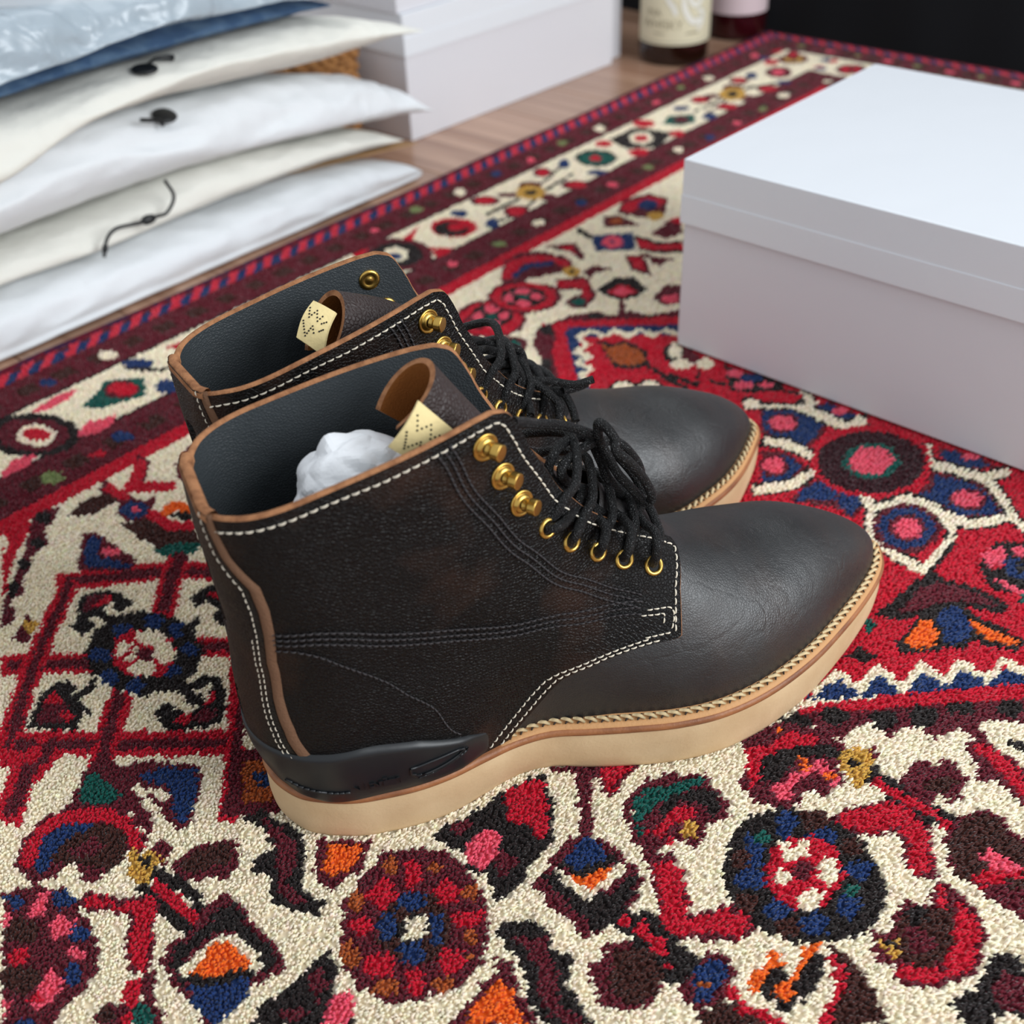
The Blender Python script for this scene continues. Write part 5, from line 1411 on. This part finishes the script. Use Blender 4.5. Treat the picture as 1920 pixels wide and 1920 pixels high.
LABELS = [[(38, -15, 184.5), (50, -20, 170), (33, -22, 165), (25, -18, 171.5)],
          [(19, 3, 179), (23, -8, 177), (13, -13, 163), (7, -3, 169)]]
def _seg(a, b, n): return [(a[0]+(b[0]-a[0])*i/n, a[1]+(b[1]-a[1])*i/n) for i in range(n)]
DOTS = (_seg((.10, .22), (.26, .44), 3)+_seg((.26, .44), (.42, .20), 3)+_seg((.42, .20), (.60, .42), 3)+_seg((.60, .42), (.74, .18), 3)
        +_seg((.10, .58), (.32, .86), 5)+_seg((.32, .86), (.50, .58), 4)+_seg((.50, .58), (.64, .76), 3)+_seg((.76, .42), (.95, .28), 3)+_seg((.76, .60), (.92, .48), 3))
LACE_NEAR = [
[(78,-29,126),(81,-31,127),(86,-28,126),(96,-18,124),(102,-12,126)],
[(88,-28,115),(89,-31,121),(92,-28,122),(99,-20,121),(103,-12,124)],
[(100,-28,106),(100,-32,113),(104,-26,115),(104,-18,116),(103,-12,120)],
[(110,-30,101),(110,-34,108),(114,-28,112),(115,-18,111),(112,-12,113),(107,-8,116)],
[(123,-31,94),(122,-35,103),(124,-30,108),(124,-20,107),(126,-12,107),(134,0,106)],
[(103,-10,125),(102,-14,122),(107,-16,115),(116,-16,109),(125,-14,108),(130,-10,111),(129,-6,117),(125,-4,124),(120,-2,131)],
[(111,-6,143),(111,-6,149),(113,-8,148),(115,-12,144),(114,-15,141),(119,-17,135),(125,-18,126),(129,-18,116),(127,-16,113),(122,-14,120),(117,-12,127),(115,-9,132),(113,-6,138),(111,-6,143)],
[(69,-22,171),(77,-16,165),(84,-10,159),(95,-6,153),(104,-4,147),(111,-4,142)],
[(111,-4,140),(101,-8,140),(93,-12,139),(92,-14,135),(97,-13,129),(103,-11,124)],
[(114,2,136),(105,0,141),(97,-4,143),(91,-8,142),(88,-10,136),(92,-12,130),(101,-10,123)],
[(111,-2,137),(113,-5,130),(114,-8,125),(119,-8,116),(124,-6,110)],
[(105,-8,121),(114,-6,112),(122,-4,106),(130,0,102)],
[(114,-2,138),(121,-4,136),(126,-6,130),(130,-6,122),(131,-4,113),(124,-2,106)],
[(121,0,106),(119,2,111),(119,4,115),(125,6,109),(129,4,102)]]
LACE_FAR = [
[(84,-4,143),(92,0,138),(99,4,133),(105,6,128),(108,4,126)],
[(85,-8,139),(95,-4,134),(103,-2,129),(108,-2,124)],
[(105,2,128),(111,4,127),(116,2,124),(117,0,119),(116,-2,114)],
[(92,-10,127),(99,-8,127),(106,-4,123),(113,-2,118)],
[(104,-6,129),(107,-8,124),(109,-10,117),(107,-12,113),(101,-14,113),(96,-16,113)],
[(99,-10,124),(101,-12,118),(101,-14,114)],
[(111,-6,117),(115,-10,114),(122,-14,113),(131,-18,110),(135,-20,110),(141,-22,111)],
[(126,-18,108),(133,-18,107),(140,-18,107)],
[(110,-8,113),(114,-14,114),(117,-20,111),(119,-24,107),(117,-28,101)],
[(116,-6,108),(123,-12,107),(127,-18,106),(127,-24,102),(125,-30,98)],
[(108,-10,112),(107,-16,110),(105,-22,109),(101,-28,109)],
[(93,-4,126),(101,-2,119),(109,0,115),(120,2,110),(125,4,109)],
[(60,-16,158),(47,-16,164),(34,-10,168),(31,-6,171),(33,0,172),(43,6,168),(51,4,162),(62,-2,156)]]
boot_near = build_boot('leather_boot', (-0.07047, 0.32843, 0), math.radians(23), 1, (33.0, 30.0),
    'dark brown lace-up boot nearest the camera with tissue paper inside', LACE_NEAR, 0.0, (49, 189), 'laces', 0)
boot_far = build_boot('leather_boot', (-0.0902, 0.4058, 0), math.radians(32.6), -1, (28.0, 27.0),
    'dark brown lace-up boot standing behind the nearer boot', LACE_FAR, -18.0, (29, 181), 'laces', 1)
SHAFT[:] = (33.0, 30.0)
# ---- tissue paper stuffed in the near boot
bm = bmesh.new(); bmesh.ops.create_icosphere(bm, subdivisions=5, radius=1.0)
from mathutils import noise
for v in bm.verts:
    d = v.co.normalized(); p = d*2.2
    n2 = noise.noise(p*0.8+Vector((3, 1, 2))); n3 = noise.voronoi(p*0.9+Vector((1, 0, 4)))[0]
    r = 1.0+0.14*n2+0.16*(n3[1]-n3[0])-0.05
    v.co = Vector((d.x*25*r, d.y*18.5*r, d.z*22*r))
me = bpy.data.meshes.new('tissue_paper'); bm.to_mesh(me); bm.free(); me.materials.append(M_TISS)
for v in me.vertices: v.co = v.co/1000
o = bpy.data.objects.new('tissue_paper', me); COL.objects.link(o)
p = Matrix.Rotation(math.radians(23), 4, 'Z') @ Vector((0.019, 0.001, 0.1445)); o.location = (p.x-0.07047, p.y+0.32843, p.z); o.rotation_euler = (0.1, 0.15, math.radians(23))
tag(o, 'crumpled white tissue paper stuffed inside the nearer boot', 'tissue paper')
# ------------------------------------------------------------------ white cardboard boxes
M_CARD = mat('white_card', (230, 233, 238), 0.38, spec=0.5, bump=[('noise', 18, 0.6)])
M_CARDB = mat('white_card_body', (222, 221, 226), 0.5, spec=0.4, bump=[('noise', 18, 0.5)])
def lid_box(name, corner, yaw, wd, dp, ht, lid, over, label, flap=False, group=None):
    root = empty(name, corner, yaw, label, 'box', group)
    t = 0.0012
    def shell(mb, lo, hi, zc, ztop, closed_top):
        # walls of card with a plate closing one end
        (x0, y0), (x1, y1) = lo, hi
        for a, b in (((x0, y0), (x1, y0+t)), ((x0, y1-t), (x1, y1)), ((x0, y0+t), (x0+t, y1-t)), ((x1-t, y0+t), (x1, y1-t))):
            mb.box((a[0], a[1], zc), (b[0], b[1], ztop))
        z0, z1 = (ztop-t, ztop) if closed_top else (zc, zc+t)
        mb.box((x0+t, y0+t, z0), (x1-t, y1-t, z1))
    mb = MB(); shell(mb, (0, 0), (wd, dp), 0.0, ht-0.002, False); b = mb.build('box_body', M_CARDB, root, smooth=False)
    bevel_obj(b, 0.0005, 1)
    mb = MB(); shell(mb, (-over, -over), (wd+over, dp+over), ht-lid, ht, True); l_ = mb.build('lid', M_CARD, root, smooth=False); bevel_obj(l_, 0.0008, 2)
    # the lid's turned-in double wall shows as a faint band
    mb = MB(); mb.box((-over-0.0002, -over-0.0004, ht-lid*0.985), (wd+over+0.0002, -over+0.0002, ht-lid*0.55)); p = mb.build('lid_fold', M_CARD, l_, smooth=False)
    if flap:
        mb = MB(); mb.box((-0.0026, 0.0030, 0.001), (-0.0010, dp-0.003, ht-lid-0.0005)); f = mb.build('end_panel', M_CARDB, root, smooth=False); bevel_obj(f, 0.0004, 1)
    return root
lid_box('shoe_box', (0.11776, 0.69151, 0.0008), math.radians(-43.1), 0.335, 0.2404, 0.1291, 0.0415, 0.0022,
        'large white lidded shoe box standing on the rug behind the boots', True)
b2 = lid_box('shoe_box', (-0.0851, 1.1485, FLOOR_Z+0.0003), math.radians(46.79), 0.326, 0.22, 0.1208, 0.039, 0.0018,
        'white lidded shoe box on the wooden floor beside the stacked bags')
th = math.radians(46.79); ub = np.array([math.cos(th), math.sin(th), 0]); vb = np.array([-math.sin(th), math.cos(th), 0])
c3 = np.array([-0.0851, 1.1485, FLOOR_Z+0.1215])-ub*0.004+vb*0.002
lid_box('shoe_box', tuple(c3), math.radians(46.79), 0.33, 0.215, 0.12, 0.04, 0.0018, 'white shoe box stacked on top of the box on the floor')
c4 = np.array([-0.0851, 1.1485, FLOOR_Z+0.0003])+ub*0.336+vb*0.012
lid_box('shoe_box', tuple(c4), math.radians(46.79), 0.022, 0.20, 0.30, 0.02, 0.0006, 'slim white box standing upright between the shoe boxes and the bottles')

# ------------------------------------------------------------------ stacked soft bags on the floor at the left
from mathutils import noise as mnoise
def soft_bag(name, tab, bf, bback, material, label, cat, group, seed, wr=2.2, skew=0.9, nst=150, fine=2.0, under=16.0):
    T = np.array(tab, float); aa = np.linspace(T[0, 0], T[-1, 0], nst)
    aa = T[0, 0]+(T[-1, 0]-T[0, 0])*np.sin(np.linspace(0, 1, nst)*np.pi/2)**0.9
    zl, zr, zt = (np.interp(aa, T[:, 0], T[:, k]) for k in (1, 2, 3))
    ker = np.ones(7)/7
    zl, zr, zt = (np.convolve(np.pad(z, 3, mode='edge'), ker, 'valid') for z in (zl, zr, zt))
    n = 60; ring = []
    for i, a in enumerate(aa):
        # section outline (b, z) front ridge first, over the top to the back, then under
        D = bback-bf
        top = [(0, zr[i]), (1.5, zr[i]+0.34*(zt[i]-zr[i])), (8, zr[i]+.70*(zt[i]-zr[i])), (24, zr[i]+.93*(zt[i]-zr[i])), (70, zt[i]), (D*.5, zt[i]+2), (D*.8, zt[i]), (D*.95, (zt[i]+zl[i])/2+4)]
        bot = [(D, (zt[i]+zl[i])/2), (D*.95, (zt[i]+zl[i])/2-4), (D*.8, zl[i]), (D*.5, zl[i]), (70, zl[i]), (under, zl[i]+.06*(zr[i]-zl[i])), (under*.3, zl[i]+.5*(zr[i]-zl[i]))]
        ring.append(spline(np.array(top+bot), n, closed=True))
    R = np.array(ring); e = np.clip((aa-aa[0])/(aa[-1]-aa[0]), 0, 1)
    A = aa[:, None]-(skew*np.clip(R[..., 0]-50, 0, 400)+0.25*np.clip(R[..., 0], 0, 50))*sstep(0.35, 1.0, e)[:, None]
    B = bf+R[..., 0]; Z = R[..., 1].copy()
    dB = np.zeros_like(B); dZ = np.zeros_like(Z)
    for i in range(nst):
        for j in range(n):
            q = Vector((A[i, j]/60+seed*7, B[i, j]/34, Z[i, j]/24+seed)); q2 = Vector((A[i, j]/48+seed*3+B[i, j]/60, B[i, j]/22, Z[i, j]/16)); q3 = Vector((A[i, j]/15+seed, B[i, j]/20, Z[i, j]/30))
            w1 = mnoise.noise(q); w2 = (1-abs(mnoise.noise(q2))*2.4)*0.8+0.35*(1-3*abs(mnoise.noise(q3)))
            dZ[i, j] = wr*w1*0.8+fine*0.7*w2; dB[i, j] = -(wr*1.1*w1+fine*0.9*w2)
    lo_ = np.zeros_like(Z); jdx = np.arange(n); hid = np.where(R[..., 0] > 45, 0.35, 1.0)*np.where((jdx[None] > n*0.55) & (R[..., 0] > under*.8), 0.25, 1.0)
    dZ *= hid; dB *= hid
    edge = sstep(1.0, 0.93, e)[:, None]*0.85+0.15
    Z = np.maximum(Z+dZ*edge, T[:, 1].min()); B = B+dB*edge
    P = rw(A, B, Z); c = P.reshape(-1, 3).mean(0); c[2] = P[..., 2].min(); mb = MB(); mb.grid(P-c, wm=True); b0 = len(mb.V)
    mb.F.append(tuple(range(n))); mb.F.append(tuple((nst-1)*n+k for k in range(n-1, -1, -1)))
    o = mb.build(name, material, None, label=label, cat=cat, group=group); o.location = tuple(c)
    return o
M_BAG1 = mat('white_bag_paper', (228, 231, 234), 0.6, spec=0.35, bump=[('noise', 35, 1.6), ('noise', 160, 0.3)])
M_BAG2 = mat('ivory_bag_paper', (229, 227, 218), 0.65, spec=0.3, bump=[('noise', 40, 1.6), ('noise', 160, 0.3)])
GB = 'stack of white garment bags'
bag1 = soft_bag('garment_bag', [(60,-10,4,27),(310,-10,4,27),(450,-10,4,24),(560,-10,3,21.5),(620,-10,3,19.5),(680,-10,2,15),(715,-9,0,9),(730,-8,-1,5),(735,-6,-3,-1)], 747, 1010, M_BAG1, 'white paper garment bag at the bottom of the stack beside the rug', 'bag', GB, 1, under=6)
bag2 = soft_bag('garment_bag', [(60,31,38,53),(330,31,38,52),(410,28,34,49),(520,30,40,58),(620,29,37,50),(690,24,31,41),(718,22,26,34),(731,22,24,26)], 764, 1005, M_BAG2, 'thin ivory garment bag second from the bottom with a black cord', 'bag', GB, 2, wr=1.6)
bag3 = soft_bag('garment_bag', [(60,60,74,106),(340,60,84,107),(400,60,93,116),(425,61,93,117),(525,61,76,110),(620,53,64,103),(700,45,57,88),(748,40,48,66),(764,39,43,52),(771,39,41,43)], 762, 1008, M_BAG1, 'bulging white garment bag third from the bottom of the stack', 'bag', GB, 3, wr=2.6, fine=2.6, under=26)
bag4 = soft_bag('garment_bag', [(60,115,99,146),(350,115,106,144),(405,120.5,126,143.5),(465,120.5,134,147.5),(537,115.5,137,148.5),(638,109,127,147.5),(700,108,123,137),(738,113,118,126),(753,114,116,120),(758,115,116,117)], 754, 1004, M_BAG2, 'ivory garment bag with a black button, on top of the white bags', 'bag', GB, 4, wr=2.2, under=34)
# black closures of the bags
M_BLK = mat('black_plastic', (22, 24, 26), 0.45)
def pt(a, b, z): return rw(a, b, z)
mb = MB(); c = pt(480., 766., 146.5)
mb.lathe([(.00001, 0), (.0085, .0002), (.0098, .0012), (.0092, .0024), (.0060, .0026), (.0035, .0018), (.00001, .0016)], (0, 0, 0), (-0.10*RV+np.array([0, 0, 1.0])), 24)
bt = mb.build('bag_button', M_BLK, bag4, label='round black button closing the bag'); bt.location = tuple(Vector(c)-bag4.location)
mb = MB(); mb.tube(np.array([pt(486., 770., 149.), pt(494., 772., 151.), pt(504., 770., 150.), pt(508., 768., 149.)])-np.array(bag4.location), np.array([.0012, .0012, .002, .0022]), 7); mb.build('button_cord', M_BLK, bag4)
mb = MB(); c = pt(492., 772., 109.5)
mb.lathe([(.00001, -.001), (.0088, -.0005), (.0095, .0006), (.0080, .0018), (.00001, .0021)], (0, 0, 0), (-0.35*RV+np.array([0, 0, 1.0])), 22)
bt = mb.build('bag_button', M_BLK, bag3, label='round black button closing the bag'); bt.location = tuple(Vector(c)-bag3.location)
mb = MB(); mb.tube(np.array([pt(466., 764., 115.), pt(474., 762., 113.), pt(482., 764., 110.), pt(484., 764., 106.)])-np.array(bag3.location), .0016, 7); mb.build('button_cord', M_BLK, bag3)
cpts = [(470, 760, 70), (473, 757, 57), (464, 757, 47), (454, 757, 47), (440, 757, 47), (433, 757, 48), (419, 758, 49), (410, 758, 44), (403, 756, 33)]
cp = spline(np.array([pt(float(a), float(b)-4, float(z)) for a, b, z in cpts]), 80)-np.array(bag2.location)
MB().tube(cp, .0014, 7).build('closing_cord', M_BLK, bag2, label='black cord hanging from the bag')
d0 = cp[30]; d1 = cp[42]; mb = MB(); mb.lathe([(.0012, 0), (.003, .002), (.0038, .006), (.0034, .010), (.0015, .0125)], d0, d1-d0, 12); mb.build('cord_toggle', M_BLK, bag2)
mb = MB(); mb.lathe([(.0008, 0), (.0021, .001), (.0023, .005), (.0014, .006)], cp[72], cp[79]-cp[72], 10); mb.build('cord_end', M_BLK, bag2)
# brown paper envelope peeping out
M_KRAFT = mat('kraft_paper', (186, 148, 104), 0.8, bump=[('noise', 60, 0.8)])
kp = np.array([(560, 800), (752, 767), (748, 774), (690, 850), (560, 850)], float)
kz = [26.3, 15.0, 15.0, 21.0, 26.3]; top = [pt(a, b, z_+.35) for (a, b), z_ in zip(kp, kz)]; botv = [pt(a, b, z_-.35) for (a, b), z_ in zip(kp, kz)]; cc = np.mean(top, 0); nK = len(kp)
V = [p-cc for p in top]+[p-cc for p in botv]
o = mobj('kraft_envelope', V, [tuple(range(nK-1, -1, -1)), tuple(range(nK, 2*nK))]+[(i, (i+1) % nK, nK+(i+1) % nK, nK+i) for i in range(nK)], M_KRAFT, smooth=False, label='brown kraft paper envelope peeping out between the lowest garment bags', cat='envelope'); o.location = tuple(cc)
# folded jeans and the clear plastic bag on top
M_DENIM = mat('denim', (62, 92, 128), 0.85, bump=[('wave', 700, 0.3), ('noise', 60, 1.0)], var=((104, 132, 160), 60, 0.45, 0.75))
soft_bag('folded_jeans', [(60,152.5,157,165),(366,152.5,157,165),(390,153,158,166),(473,154,160,167),(540,153.5,159,167),(620,152.5,157,165),(664,152.5,154.5,157.5)], 765, 1000, M_DENIM, 'folded blue denim jeans on top of the garment bags', 'jeans', None, 6, wr=1.0)
M_FILM = bpy.data.materials.new('clear_plastic_film'); M_FILM.use_nodes = True
nt = M_FILM.node_tree; b = nt.nodes['Principled BSDF']; b.inputs['Base Color'].default_value = L4((196, 210, 220)); b.inputs['Roughness'].default_value = 0.22
b.inputs['Alpha'].default_value = 0.55; b.inputs['Specular IOR Level'].default_value = 0.9
tc = nt.nodes.new('ShaderNodeTexCoord'); mp = nt.nodes.new('ShaderNodeMapping'); mp.inputs['Rotation'].default_value = (0, 0, -RUG_A-0.2); mp.inputs['Scale'].default_value = (3.5, 26, 20)
nz_ = nt.nodes.new('ShaderNodeTexNoise'); nz_.inputs['Scale'].default_value = 1.6; nz_.inputs['Detail'].default_value = 2.5; nz_.inputs['Distortion'].default_value = 0.8
bp = nt.nodes.new('ShaderNodeBump'); bp.inputs['Distance'].default_value = 0.006
nt.links.new(tc.outputs['Object'], mp.inputs[0]); nt.links.new(mp.outputs[0], nz_.inputs['Vector']); nt.links.new(nz_.outputs[0], bp.inputs['Height']); nt.links.new(bp.outputs[0], b.inputs['Normal'])
soft_bag('plastic_bag', [(60,169,164,215),(340,169,166,212),(380,170,169,208),(470,171,175,204),(500,171,178,200),(600,169,171,188),(655,162,163,171),(690,158,159,161)], 752, 1000, M_FILM, 'crumpled clear plastic bag lying over the folded jeans', 'plastic bag', None, 8, wr=7.0, fine=2.5, skew=0.5)

# ------------------------------------------------------------------ wicker basket
M_WICK = mat('wicker', (176, 124, 70), 0.75, bump=[('noise', 400, 0.5)], var=((128, 82, 42), 90, 0.4, 0.7))
bk = empty('wicker_basket', tuple(rw(745.0, 912.0, FLOOR_Z*1000)), RUG_A, 'small brown wicker basket half hidden behind the garment bags', 'basket')
def rrect(hw, hd, r, n):
    t = np.linspace(0, 2*np.pi, n, endpoint=False); e = 5.0
    c = np.cos(t); s_ = np.sin(t); k = (np.abs(c)**e+np.abs(s_)**e)**(-1/e); return np.c_[hw*c*k, hd*s_*k]
nst_ = 30
for r in range(15):
    z = 3+r*5.6; gr = 1+0.10*r/14; base_r = rrect(39*gr, 39*gr, 10, nst_*6); ph = np.arange(nst_*6)/6*np.pi+r*np.pi
    nr = base_r/np.linalg.norm(base_r, axis=1, keepdims=True); Q = base_r+nr*(1.5*np.sin(ph))[:, None]
    MB().tube(np.c_[Q, np.full(len(Q), z)+0.7*np.cos(ph*1.0)]/1000, .0027, 6, closed=True).build('weave_strand', M_WICK, bk)
st_ = rrect(39, 39, 10, nst_); 
for k in range(nst_):
    p0 = st_[k]; p1 = st_[k]*1.10; MB().tube(np.array([(p0[0], p0[1], 1), ((p0[0]+p1[0])/2, (p0[1]+p1[1])/2, 45), (p1[0], p1[1], 90)])/1000, .0016, 6).build('stake', M_WICK, bk)
for dz_, ph0 in ((86, 0), (88.5, 2)):
    base_r = rrect(43.5, 43.5, 10, 200); ph = np.arange(200)*2*np.pi*24/200+ph0; nr = base_r/np.linalg.norm(base_r, axis=1, keepdims=True)
    MB().tube(np.c_[base_r+nr*(1.8*np.sin(ph))[:, None], dz_+1.6*np.cos(ph)]/1000, .0028, 6, closed=True).build('braided_rim', M_WICK, bk)
Q = rrect(39, 39, 10, 60); mobj('basket_base', [(x/1000, y/1000, .002) for x, y in Q], [tuple(range(60))], M_WICK, bk, smooth=False)

# ------------------------------------------------------------------ bottles
M_GLASS = mat('dark_bottle_glass', (34, 16, 10), 0.08, spec=0.6)
M_GLASS2 = mat('red_bottle_glass', (52, 10, 16), 0.10, spec=0.6)
M_LBL = mat('cream_bottle_label', (222, 214, 184), 0.6, bump=[('noise', 120, 0.2)])
M_LBL2 = mat('pink_bottle_label', (226, 204, 208), 0.6)
M_INK = mat('label_ink', (150, 140, 112), 0.7); M_INKW = mat('label_white_print', (238, 236, 226), 0.6); M_INKD = mat('label_grey_line', (160, 158, 142), 0.7)
def bottle(loc, r, glass, lblm, z0, z1, label):
    root = empty('bottle', loc, 0, label, 'bottle')
    mb = MB(); mb.lathe([(.00001, .004), (r*.7, .001), (r*.93, .0005), (r*.985, .003), (r, .008), (r, .19), (r*.96, .205), (r*.75, .225), (r*.45, .24), (.015, .25), (.0145, .30), (.0165, .301), (.0165, .312), (.00001, .312)], (0, 0, 0), (0, 0, 1), 56)
    mb.build('glass_body', glass, root)
    a = np.linspace(math.radians(-175), math.radians(-5), 60); rl = r+.0004
    P = np.array([np.c_[rl*np.cos(a), rl*np.sin(a), np.full(60, z)] for z in (z0, z0+.0008, (z0+z1)/2, z1)])
    lb = MB().grid(P); lo = lb.build('label', lblm, root); 
    return root, rl, lo
bt1, rl, lo = bottle((0.2125, 1.4045, FLOOR_Z+0.0002), 0.0405, M_GLASS, M_LBL, .0238, .165, 'dark whisky bottle with a cream label standing beside the rug corner')
def cyl(x, z, out, rr=None): 
    rr = rr or rl; a = math.radians(-98)+x/rr; return Vector(((rr+out)*math.cos(a), (rr+out)*math.sin(a), z))
def text_on(body, size, xc, z, m, parent, nm, rr):
    cu = bpy.data.curves.new(nm, 'FONT'); cu.body = body; cu.size = size; cu.align_x = 'CENTER'
    tmp = bpy.data.objects.new('tmp', cu); COL.objects.link(tmp); bpy.context.view_layer.update()
    me = bpy.data.meshes.new_from_object(tmp.evaluated_get(bpy.context.evaluated_depsgraph_get())); bpy.data.objects.remove(tmp)
    for v in me.vertices: v.co = cyl(xc+v.co.x, z+v.co.y, .0002, rr)
    me.materials.append(m); o = bpy.data.objects.new(nm, me); COL.objects.link(o); o.parent = parent; return o
text_on('WHISKY', .0135, -.016, .0415, M_INK, lo, 'label_lettering', rl)
text_on('INA', .0115, -.026, .0545, M_INK, lo, 'label_lettering', rl)
def stroke(pts, wmm, m, nm, out):
    c = spline(np.array(pts, float), 50); t = np.gradient(c, axis=0); t /= np.linalg.norm(t, axis=1, keepdims=True); n_ = np.c_[-t[:, 1], t[:, 0]]
    w_ = wmm*np.clip(np.sin(np.linspace(0.12, math.pi-.12, 50))*1.6, 0.2, 1)[:, None]
    L_ = c+n_*w_; R_ = c-n_*w_; V = [cyl(x/1000, z/1000, out) for x, z in L_]+[cyl(x/1000, z/1000, out) for x, z in R_]
    mobj(nm, V, [(i, i+1, 51+i, 50+i) for i in range(49)], m, lo)
for pts, w_ in (([(-12, 76), (-7, 70), (-2, 64), (0, 59), (1, 56)], 2.6), ([(9, 80), (9, 70), (12, 60), (17, 52), (23, 48), (29, 50), (31, 45), (27, 38)], 3.0), ([(14, 78), (18, 70), (24, 66), (30, 70), (32, 78)], 2.6), ([(25, 58), (31, 60), (35, 55), (34, 47), (29, 39)], 2.2)):
    stroke(pts, w_+0.7, M_INKD, 'label_drawing', .0002); stroke(pts, w_, M_INKW, 'label_drawing', .0003)
stroke([(-26, 36.5), (-18, 36), (-10, 36)], .7, M_INK, 'label_drawing', .0003); stroke([(12, 36), (22, 37), (30, 36)], 1.0, M_INK, 'label_drawing', .0003)
for zz_ in (.0262, .0275): 
    a_ = np.linspace(-174, -6, 40); V = [((rl+.0002)*math.cos(math.radians(t)), (rl+.0002)*math.sin(math.radians(t)), zz_+d_) for d_ in (0, .0004) for t in a_]
    mobj('label_line', V, [(i, i+1, 41+i, 40+i) for i in range(39)], M_INKD, lo)
bottle((0.302, 1.497, FLOOR_Z+0.0002), 0.037, M_GLASS2, M_LBL2, .030, .14, 'dark red bottle with a pale pink label behind the whisky bottle')
